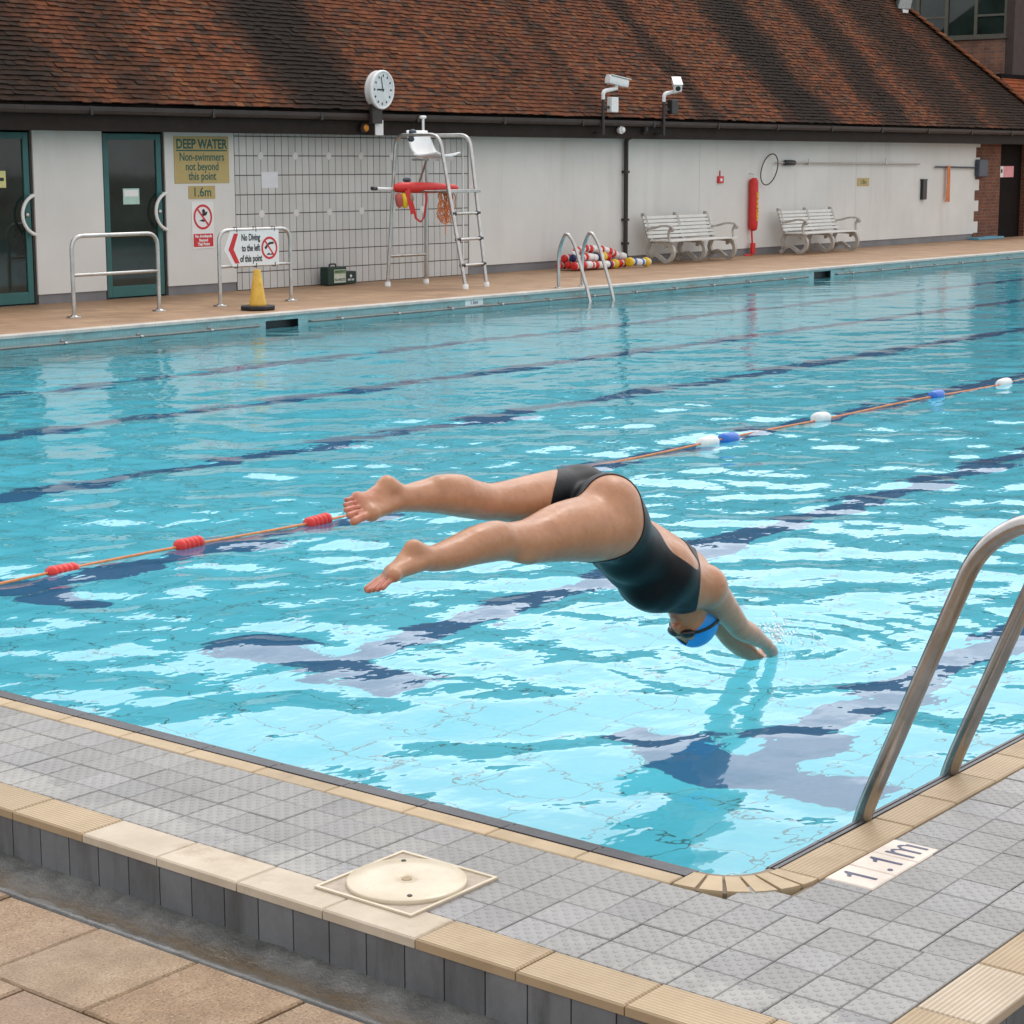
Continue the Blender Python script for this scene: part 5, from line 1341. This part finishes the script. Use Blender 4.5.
('c',[6.2329,3.8634,-0.0926],0.0409,[6.2562,3.865,-0.1062],0.0393,0.0015,'arm'),
('c',[6.2562,3.865,-0.1062],0.0393,[6.2828,3.8674,-0.1211],0.036,0.0015,'arm'),
('c',[6.2828,3.8674,-0.1211],0.036,[6.312,3.8703,-0.1368],0.0314,0.0015,'arm'),
('c',[6.312,3.8703,-0.1368],0.0314,[6.3384,3.8731,-0.1509],0.0268,0.0015,'arm'),
('c',[6.3384,3.8731,-0.1509],0.0268,[6.3568,3.875,-0.1607],0.0237,0.0015,'arm'),
('c',[6.2781,3.78,-0.084],0.0226,[6.4028,3.832,-0.1521],0.0169,0.006,'hand'),
('c',[6.2781,3.78,-0.084],0.0226,[6.3767,3.808,-0.126],0.0168,0.006,'hand'),
('c',[6.4073,3.8362,-0.1567],0.0135,[6.4908,3.8758,-0.1951],0.0124,0.004,'hand'),
('c',[6.4908,3.8758,-0.1951],0.0124,[6.552,3.9082,-0.2314],0.0107,0.003,'hand'),
('c',[6.3956,3.8254,-0.1449],0.0143,[6.4931,3.8716,-0.1896],0.0132,0.004,'hand'),
('c',[6.4931,3.8716,-0.1896],0.0132,[6.5659,3.9094,-0.2313],0.0113,0.003,'hand'),
('c',[6.3839,3.8146,-0.1332],0.0143,[6.4767,3.8586,-0.1756],0.0132,0.004,'hand'),
('c',[6.4767,3.8586,-0.1756],0.0132,[6.5458,3.8946,-0.2153],0.0113,0.003,'hand'),
('c',[6.3721,3.8038,-0.1215],0.0126,[6.4483,3.8399,-0.1561],0.0116,0.004,'hand'),
('c',[6.4483,3.8399,-0.1561],0.0116,[6.5035,3.8694,-0.1893],0.0099,0.003,'hand'),
('c',[6.3327,3.8084,-0.1186],0.0144,[6.3822,3.8204,-0.1348],0.0138,0.006,'hand'),
('c',[6.3822,3.8204,-0.1348],0.0134,[6.4664,3.8604,-0.1734],0.0116,0.004,'hand'),
('c',[6.3568,3.875,-0.1607],0.023,[6.4927,3.916,-0.202],0.0172,0.006,'hand'),
('c',[6.3568,3.875,-0.1607],0.023,[6.4522,3.884,-0.2049],0.017,0.006,'hand'),
('c',[6.4998,3.9216,-0.2015],0.0137,[6.5682,3.9414,-0.2202],0.0126,0.004,'hand'),
('c',[6.5682,3.9414,-0.2202],0.0126,[6.6173,3.9576,-0.2402],0.0108,0.003,'hand'),
('c',[6.4816,3.9072,-0.2028],0.0146,[6.5614,3.9303,-0.2247],0.0134,0.004,'hand'),
('c',[6.5614,3.9303,-0.2247],0.0134,[6.62,3.9492,-0.2474],0.0115,0.003,'hand'),
('c',[6.4633,3.8928,-0.2041],0.0145,[6.5393,3.9148,-0.225],0.0133,0.004,'hand'),
('c',[6.5393,3.9148,-0.225],0.0133,[6.5946,3.9328,-0.2468],0.0114,0.003,'hand'),
('c',[6.4451,3.8784,-0.2054],0.0128,[6.5072,3.8964,-0.2225],0.0117,0.004,'hand'),
('c',[6.5072,3.8964,-0.2225],0.0117,[6.5512,3.9112,-0.2412],0.01,0.003,'hand'),
('c',[6.4212,3.903,-0.1738],0.0147,[6.4783,3.919,-0.1756],0.014,0.006,'hand'),
('c',[6.4783,3.919,-0.1756],0.0136,[6.5472,3.939,-0.1942],0.0118,0.004,'hand'),
('e',[5.7461,3.7499,0.1111],[0.094,0.088,0.072],0,0,0.01,'head'),
('c',[5.7031,3.75,0.1312],0.066,[5.6739,3.7503,0.1624],0.052,0.02,'head'),
('c',[5.6739,3.7503,0.1624],0.05,[5.6288,3.7506,0.1902],0.026,0.02,'head'),
('c',[5.6895,3.7854,0.163],0.035,[5.6465,3.7686,0.1887],0.022,0.02,'head'),
('c',[5.6898,3.7154,0.164],0.035,[5.6467,3.7326,0.1892],0.022,0.02,'head'),
('c',[5.6585,3.749,0.0769],0.01,[5.6228,3.7493,0.1054],0.0115,0.008,'head'),
('c',[5.6296,3.7594,0.1124],0.008,[5.6296,3.7394,0.1127],0.008,0.006,'head'),
('c',[5.6295,3.7679,0.1437],0.0075,[5.6296,3.7319,0.1442],0.0075,0.004,'head'),
('c',[5.6271,3.764,0.1547],0.008,[5.6272,3.736,0.1551],0.008,0.004,'head'),
('c',[5.6714,3.7789,0.0711],0.014,[5.6634,3.7489,0.0703],0.012,0.01,'head'),
('c',[5.6717,3.719,0.072],0.014,[5.6634,3.7489,0.0703],0.012,0.01,'head')]

HC = np.array([5.7273, 3.75, 0.125]); HU = np.array([.3835, -.0123, -.9235]); HF = np.array([-.9235, -.0098, -.3834]); HL = np.array([-.0043, .9999, -.0151])
YM = 3.755
def prim_d(pr, p):
    if pr[0] == 'c':
        a = np.array(pr[1]); b = np.array(pr[3]); ab = b-a; L2 = max(ab@ab, 1e-9)
        t = np.clip(((p-a)@ab)/L2, 0, 1)
        return np.linalg.norm(p-a-t[..., None]*ab, axis=-1)-(pr[2]+t*(pr[4]-pr[2]))
    q = p-np.array(pr[1]); r = np.array(pr[2])
    e = np.stack([q@HF, q@HU, q@HL], -1); k0 = np.linalg.norm(e/r, axis=-1); k1 = np.linalg.norm(e/(r*r), axis=-1)
    return k0*(k0-1)/np.maximum(k1, 1e-6)
def smin(a, b, k):
    h = np.maximum(k-np.abs(a-b), 0)/k
    return np.minimum(a, b)-h*h*k*.25
def field(p, regs=None):
    d = np.full(p.shape[:-1], 9.0)
    for pr in PRIMS:
        if regs is None or pr[6] in regs: d = smin(d, prim_d(pr, p), pr[5])
    return d
def grow(h=.0052):
    ends = np.array([pr[1] for pr in PRIMS]+[pr[3] for pr in PRIMS if pr[0] == 'c'])
    lo = ends.min(0)-.16; hi = ends.max(0)+.16
    n = np.ceil((hi-lo)/h).astype(int)+1
    G = np.full(n, 9.0, np.float32)
    for pr in PRIMS:
        if pr[0] == 'c':
            pts = np.array([pr[1], pr[3]]); rr = max(pr[2], pr[4])
        else: pts = np.array([pr[1]]); rr = max(pr[2])
        a = np.maximum(((pts.min(0)-rr-.045-lo)/h).astype(int), 0); b = np.minimum(((pts.max(0)+rr+.045-lo)/h).astype(int)+2, n)
        ax = [lo[i]+h*np.arange(a[i], b[i]) for i in range(3)]
        p = np.stack(np.meshgrid(*ax, indexing='ij'), -1)
        s = (slice(a[0], b[0]), slice(a[1], b[1]), slice(a[2], b[2]))
        G[s] = smin(G[s], prim_d(pr, p), pr[5])
    # surface nets
    ins = G < 0
    def c(i, j, k): return (slice(i, n[0]-1+i), slice(j, n[1]-1+j), slice(k, n[2]-1+k))
    cnt = sum(ins[c(i, j, k)].astype(np.int8) for i in (0, 1) for j in (0, 1) for k in (0, 1))
    act = (cnt > 0) & (cnt < 8)
    idx = -np.ones(act.shape, np.int64); cells = np.argwhere(act); idx[act] = np.arange(len(cells))
    V = lo+h*(cells+.5); F = []
    for ax in range(3):
        o = [i for i in range(3) if i != ax]
        s0 = [slice(None)]*3; s1 = [slice(None)]*3; s0[ax] = slice(0, -1); s1[ax] = slice(1, None)
        x = ins[tuple(s0)] != ins[tuple(s1)]
        e = np.argwhere(x)
        ok = (e[:, o[0]] > 0) & (e[:, o[1]] > 0) & (e[:, o[0]] < n[o[0]]-1) & (e[:, o[1]] < n[o[1]]-1); e = e[ok]
        q = []
        for da, db in ((-1, -1), (0, -1), (0, 0), (-1, 0)):
            t = e.copy(); t[:, o[0]] += da; t[:, o[1]] += db; q.append(idx[t[:, 0], t[:, 1], t[:, 2]])
        q = np.stack(q, -1); flip = ins[tuple(s0)][e[:, 0], e[:, 1], e[:, 2]]
        if ax == 1: flip = ~flip
        q[~flip] = q[~flip][:, ::-1]; F.append(q)
    F = np.concatenate(F); F = F[(F >= 0).all(1)]
    def grad(V):
        e_ = .0015; g = np.zeros_like(V)
        for i in range(3):
            d = np.zeros(3); d[i] = e_; g[:, i] = (field(V+d)-field(V-d))/(2*e_)
        return g/np.maximum(np.linalg.norm(g, axis=1, keepdims=True), 1e-6)
    for it in range(3):
        V = V-(field(V)[:, None])*grad(V)*.95
        if it < 2:                                              # relax along the surface
            acc = np.zeros_like(V); w_ = np.zeros(len(V))
            for i in range(4):
                for j in (1, 3):
                    np.add.at(acc, F[:, i], V[F[:, (i+j) % 4]]); np.add.at(w_, F[:, i], 1)
            V = .5*V+.5*acc/w_[:, None]
    N0 = grad(V)
    fine = np.min([prim_d(pr, V) for pr in PRIMS if pr[6] in ('toe', 'hand', 'head')], axis=0); wt = np.clip((fine-.006)/.03, 0, 1)[:, None]*.6
    for it in range(9):                                         # even out the long limbs, leave face, hands and toes crisp
        acc = np.zeros_like(V); w_ = np.zeros(len(V))
        for i in range(4):
            for j in (1, 3):
                np.add.at(acc, F[:, i], V[F[:, (i+j) % 4]]); np.add.at(w_, F[:, i], 1)
        V = V+(acc/w_[:, None]-V)*wt
    return V, F, N0
def np_mesh(name, V, F, m, parent, col=None):
    off = np.array(origin_of(parent))
    me = bpy.data.meshes.new(name); me.from_pydata((V-off).tolist(), [], F.tolist() if hasattr(F, 'tolist') else F)
    me.polygons.foreach_set('use_smooth', np.ones(len(me.polygons), bool))
    if col is not None:
        ca = me.color_attributes.new('Col', 'FLOAT_COLOR', 'POINT'); arr = np.ones((len(V), 4), np.float32); arr[:, :3] = col; ca.data.foreach_set('color', arr.ravel())
    me.materials.append(m); me.update(); me.validate()
    o = bpy.data.objects.new(name, me); COL.objects.link(o); o.parent = parent
    return o
def clip(V, F, s, N=None):
    """keep the part of a mesh where s > 0, cut cleanly along s = 0"""
    T = []
    for f in F:
        f = list(f)
        for i in range(1, len(f)-1): T.append((f[0], f[i], f[i+1]))
    T = np.array(T); keep = (s[T] > 0).sum(1); VV = V.tolist(); out = T[keep == 3].tolist(); cache = {}
    def cut(i, j):
        k = (min(i, j), max(i, j))
        if k not in cache:
            t = s[i]/(s[i]-s[j]); cache[k] = len(VV); VV.append((V[i]+(V[j]-V[i])*t).tolist())
        return cache[k]
    for t in T[(keep > 0) & (keep < 3)]:
        poly = []
        for q in range(3):
            i, j = t[q], t[(q+1) % 3]
            if s[i] > 0: poly.append(int(i))
            if (s[i] > 0) != (s[j] > 0): poly.append(cut(int(i), int(j)))
        if len(poly) >= 3: out.append(poly)
    used = sorted({i for f in out for i in f}); mp = {i: k for k, i in enumerate(used)}
    return np.array([VV[i] for i in used]), [[mp[i] for i in f] for f in out]

def skin_mat():
    a = NT('skin'); p = a.pos()
    c = a.mix(1.0, a.attr(), a.ramp(a.noise(16, 6, 0.7, p), [(0.3, (0.84, 0.80, 0.78)), (0.7, (1.10, 1.10, 1.10))]), 'MULTIPLY')
    a.base(c); a.set(Roughness=a.math('MULTIPLY_ADD', a.noise(40, 3, 0.6, p), 0.25, 0.25), Normal=a.bump(a.noise(260, 3, 0.6, p), 0.12, 0.002, a.bump(a.noise(15, 3, 0.55, p), 0.16, 0.03)))
    a.bs.inputs['Subsurface Weight'].default_value = 0.12; a.bs.inputs['Subsurface Radius'].default_value = (.02, .008, .004); a.bs.inputs['Subsurface Scale'].default_value = .4
    return a.m
def suit_mat():
    a = NT('swimsuit_fabric'); p = a.pos()
    a.base(a.ramp(a.noise(14, 4, 0.6, p), [(0.3, (0.004, 0.0045, 0.006)), (0.7, (0.007, 0.0075, 0.010))]))
    a.bs.inputs['Specular IOR Level'].default_value = .2; a.set(Roughness=0.45, Normal=a.bump(a.math('ADD', a.noise(500, 2, 0.5, p), a.math('MULTIPLY', a.noise(9, 2, .5, p), 1.5)), 0.15, 0.003)); a.bs.inputs['Sheen Weight'].default_value = .0
    return a.m
person = thing('person', 'diver in a black swimsuit and blue cap reaching into the water', 'person', (5.3, 3.75, -.17))
V, F, NRM = grow()
col = np.tile(np.array([.45, .222, .118]), (len(V), 1))
def tint(c, r, rgb, k):
    w_ = np.clip(1-np.linalg.norm(V-np.array(c), axis=1)/r, 0, 1)[:, None]*k
    col[:] = col*(1-w_)+np.array(rgb)*w_
for pr in PRIMS:
    if pr[6] == 'toe': tint(pr[3], .035, (.48, .15, .10), .7)
    if pr[6] == 'hand': tint(pr[3], .03, (.46, .19, .13), .4)
for c_ in (((4.26, 3.68, .49)), ((4.21, 3.895, .77)), ((4.75, 3.67, .51)), ((4.67, 3.86, .64))): tint(c_, .075, (.48, .16, .105), .65)
tint(HC+HF*.092-HU*.0605, .024, (.30, .06, .05), .95)
tint(HC+HF*.100-HU*.026, .02, (.48, .13, .09), .7)
body = np_mesh('body', V, F, skin_mat(), person, col)

# swimsuit cut out of the same surface, lifted off the skin
def plane(a, b, c):
    a, b, c = map(np.array, (a, b, c)); n = np.cross(b-a, c-a); return a, n/np.linalg.norm(n)
LP = np.array([(5.03, 3.734, .667), (5.042, 3.696, .701), (5.077, 3.662, .72), (5.085, 3.59, .69), (5.127, 3.557, .617), (5.182, 3.566, .543), (5.15, 3.591, .463), (5.028, 3.575, .478), (4.99, 3.6, .467), (5.03, 3.734, .667)])
pa = LP.mean(0); pn = np.linalg.svd(LP-pa)[2][2]
if pn[0] > 0: pn = -pn
Vm = V.copy(); far = V[:, 1] > YM; Vm[far, 1] = 2*YM-Vm[far, 1]
roll = np.where(far, -.0, 0.0); Vm[:, 2] += roll
s_leg = -((Vm-pa)@pn)+.013*np.clip((V[:, 2]-.52)/.15, 0, 1)
ta, tn = plane((5.669, 3.70, .376), (5.537, 3.597, .31), (5.561, 3.622, .211))
if tn[0] < 0: tn = -tn
Vt = V.copy(); Vt[:, 1] = np.where(far, 2*YM-V[:, 1], V[:, 1]); s_top = -((Vt-ta)@tn)
PEL = np.array([5.24, YM, .528]); AX = np.array([.83, 0, -.557]); DV = np.array([.557, 0, .83])
q = V-PEL; sa = q@AX; ang = np.arctan2(np.abs(V[:, 1]-YM), q@DV)
s_hole = ((((sa-.226)/.152)**4+(ang/1.62)**4)**.25-1)*.1
s_grp = field(V, ('head', 'neck', 'arm', 'hand'))-field(V, ('torso', 'leg'))
s = np.minimum(np.minimum(s_leg, s_top), np.minimum(s_hole, s_grp-.002))
SV, SF = clip(V+NRM*.0028, F, s)
so = np_mesh('swimsuit', SV, SF, suit_mat(), body)
sm = so.modifiers.new('cloth', 'SOLIDIFY'); sm.thickness = .0024; sm.offset = -1

# cap and goggles
def H(f, u, l): return HC+HF*f+HU*u+HL*l
n1, n2 = 40, 56; CV = []; CF = []
cc0 = H(-.012, .020, 0); rr_ = (.1015, .0965, .0795)
for i in range(n1+1):
    th = PI*i/n1
    for j in range(n2):
        ph = 2*PI*j/n2
        CV.append(cc0+HF*rr_[0]*math.sin(th)*math.cos(ph)+HL*rr_[2]*math.sin(th)*math.sin(ph)+HU*rr_[1]*math.cos(th))
for i in range(n1):
    for j in range(n2):
        k = (j+1) % n2; CF.append((i*n2+j, (i+1)*n2+j, (i+1)*n2+k, i*n2+k))
CV = np.array(CV); qq = CV-HC; uu = qq@HU; ff = qq@HF
kf = np.clip(ff/.05, 0, 1); sc_ = uu-((.075-1.25*np.abs(qq@HL))*kf-.035*(1-kf))
KV, KF = clip(CV, CF, sc_)
def cap_mat():
    a = NT('silicone_cap'); p = a.pos()
    a.base(a.ramp(a.noise(18, 3, 0.6, p), [(0.3, (0.012, 0.25, 0.72)), (0.7, (0.02, 0.32, 0.82))])); a.set(Roughness=0.35, Normal=a.bump(a.noise(14, 3, .6, p), .2, .006)); return a.m
co = np_mesh('swim_cap', KV, KF, cap_mat(), body)
sm = co.modifiers.new('rubber', 'SOLIDIFY'); sm.thickness = .003; sm.offset = -1
gl = MB()
Mx = Matrix((HF, HL, HU)).transposed()
for sgn in (1, -1):
    gl.ell(H(.086, .010, .031*sgn), .014, .027, .0165, 16, 10, M=Mx @ Matrix.Rotation(sgn*.42, 3, 'Z'))
gl.tube([tuple(H(.094, .012, .012)), tuple(H(.098, .013, 0)), tuple(H(.094, .012, -.012))], .004, 8)
go = gl.build('goggles', simple('goggle_lens', (.012, .014, .018), .12, 0, .1), body)
sp_ = MB()
for sgn in (1, -1):
    pts = []
    for k in range(13):
        a_ = R(38+142*k/12); u0 = .012+.030*k/12; rad_ = math.sqrt(max(.05, 1-((u0-.02)/rr_[1])**2))
        pts.append(H(-.012+(rr_[0]+.003)*rad_*math.cos(a_), u0, sgn*(rr_[2]+.003)*rad_*math.sin(a_)))
    rg = [[tuple(p_-HU*.0055), tuple(p_+HU*.0055), tuple(p_+HU*.0055+(p_-cc0)/np.linalg.norm(p_-cc0)*.003), tuple(p_-HU*.0055+(p_-cc0)/np.linalg.norm(p_-cc0)*.003)] for p_ in pts]
    sp_.rings(rg, smooth=False)
sp_.build('strap', M['black_plastic'], go)

# a few drops thrown up where the fingers break the surface
dr = MB(); rr = random.Random(3)
for k in range(260):
    a_ = rr.gauss(.2, 1.2); d_ = abs(rr.gauss(0, .085)); r_ = rr.uniform(.0012, .0058)
    dr.ell((6.60+d_*math.cos(a_), 3.93+d_*math.sin(a_), WZ+.008+abs(rr.gauss(0, .045))*(1-d_*3 if d_ < .3 else .1)), r_, r_, r_*rr.uniform(.9, 1.6), 8, 6)
def drop_mat():
    a = NT('water_drops'); a.base((1., 1., 1.)); a.set(Roughness=0.0, IOR=1.333); a.bs.inputs['Transmission Weight'].default_value = 1.0; return a.m
tag(dr.build('water_splash', drop_mat(), loc=(6.6, 3.93, WZ)), kind='stuff')
CLOUD, SUNP, EXPO = 1.5, 0.8, 0.0
# ------------------------------------------------------------------ sky, sun, camera
SUN_EL, SUN_AZ = 58, 100          # degrees; azimuth from -Y towards +X
wd_ = bpy.data.worlds.new('World'); scene.world = wd_; wd_.use_nodes = True
nt = wd_.node_tree; nd = nt.nodes; bg = nd['Background']; ow = nd['World Output']
sky = nd.new('ShaderNodeTexSky'); sky.sky_type = 'NISHITA'; sky.sun_disc = False
sdir = Vector((math.sin(R(SUN_AZ))*math.cos(R(SUN_EL)), -math.cos(R(SUN_AZ))*math.cos(R(SUN_EL)), math.sin(R(SUN_EL))))
sky.sun_elevation = R(SUN_EL); sky.sun_rotation = math.atan2(sdir.x, sdir.y)
sky.air_density = 1.0; sky.dust_density = 2.0
nt.links.new(sky.outputs[0], bg.inputs[0]); bg.inputs[1].default_value = 0.10
# overcast cloud layer mixed over the blue
tc = nd.new('ShaderNodeTexCoord'); mp = nd.new('ShaderNodeMapping'); mp.inputs['Scale'].default_value = (1, 1, 2.2)
nt.links.new(tc.outputs['Generated'], mp.inputs[0])
nz = nd.new('ShaderNodeTexNoise'); nz.inputs['Scale'].default_value = 2.6; nz.inputs['Detail'].default_value = 6; nz.inputs['Roughness'].default_value = .55
nt.links.new(mp.outputs[0], nz.inputs['Vector'])
rp_ = nd.new('ShaderNodeValToRGB'); rp_.color_ramp.elements[0].position = .34; rp_.color_ramp.elements[0].color = (.72, .72, .72, 1); rp_.color_ramp.elements[1].position = .52; rp_.color_ramp.elements[1].color = (1, 1, 1, 1)
nt.links.new(nz.outputs['Fac'], rp_.inputs[0])
bg2 = nd.new('ShaderNodeBackground'); bg2.inputs[0].default_value = (1.0, 1.0, 1.02, 1); bg2.inputs[1].default_value = CLOUD
dt = nd.new('ShaderNodeVectorMath'); dt.operation = 'DOT_PRODUCT'; dt.inputs[1].default_value = Vector((.66, .62, .42)).normalized(); nt.links.new(tc.outputs['Generated'], dt.inputs[0])
mr = nd.new('ShaderNodeMapRange'); mr.interpolation_type = 'SMOOTHSTEP'; mr.inputs['From Min'].default_value = .35; mr.inputs['From Max'].default_value = .98; mr.inputs['To Min'].default_value = .78*CLOUD; mr.inputs['To Max'].default_value = 1.62*CLOUD
nt.links.new(dt.outputs['Value'], mr.inputs['Value']); nt.links.new(mr.outputs['Result'], bg2.inputs[1])      # thin cloud in front of the sun is brightest
mx = nd.new('ShaderNodeMixShader'); nt.links.new(rp_.outputs[0], mx.inputs[0]); nt.links.new(bg.outputs[0], mx.inputs[1]); nt.links.new(bg2.outputs[0], mx.inputs[2])
nt.links.new(mx.outputs[0], ow.inputs[0])
sl_ = bpy.data.lights.new('sun', 'SUN'); sl_.energy = SUNP; sl_.angle = R(14); sl_.color = (1.0, .96, .90)
so_ = bpy.data.objects.new('sun', sl_); COL.objects.link(so_); so_.rotation_euler = (-sdir).to_track_quat('-Z', 'Y').to_euler()

cam = bpy.data.cameras.new('camera'); co_ = bpy.data.objects.new('camera', cam); COL.objects.link(co_)
cam.sensor_width = 36; cam.sensor_height = 36; cam.sensor_fit = 'HORIZONTAL'; cam.lens = 36*1984/1024; cam.clip_end = 2000; cam.clip_start = .05
rx = Vector((.62256446, -.78256621, -.001905)); up = Vector((.13670785, .10635937, .98488509)); fw = Vector((.77053518, .61341488, -.17319851))
m4 = Matrix((rx, up, -fw)).transposed().to_4x4(); m4.translation = (0, 0, 1.7); co_.matrix_world = m4
scene.camera = co_
scene.render.engine = 'CYCLES'
scene.cycles.use_denoising = True; scene.cycles.denoiser = 'OPENIMAGEDENOISE'
scene.cycles.max_bounces = 14; scene.cycles.transmission_bounces = 10; scene.cycles.glossy_bounces = 6; scene.cycles.diffuse_bounces = 5
scene.cycles.caustics_refractive = True; scene.cycles.caustics_reflective = True; scene.cycles.sample_clamp_indirect = 8
scene.view_settings.view_transform = 'Standard'; scene.view_settings.look = 'None'; scene.view_settings.exposure = EXPO; scene.view_settings.gamma = 1
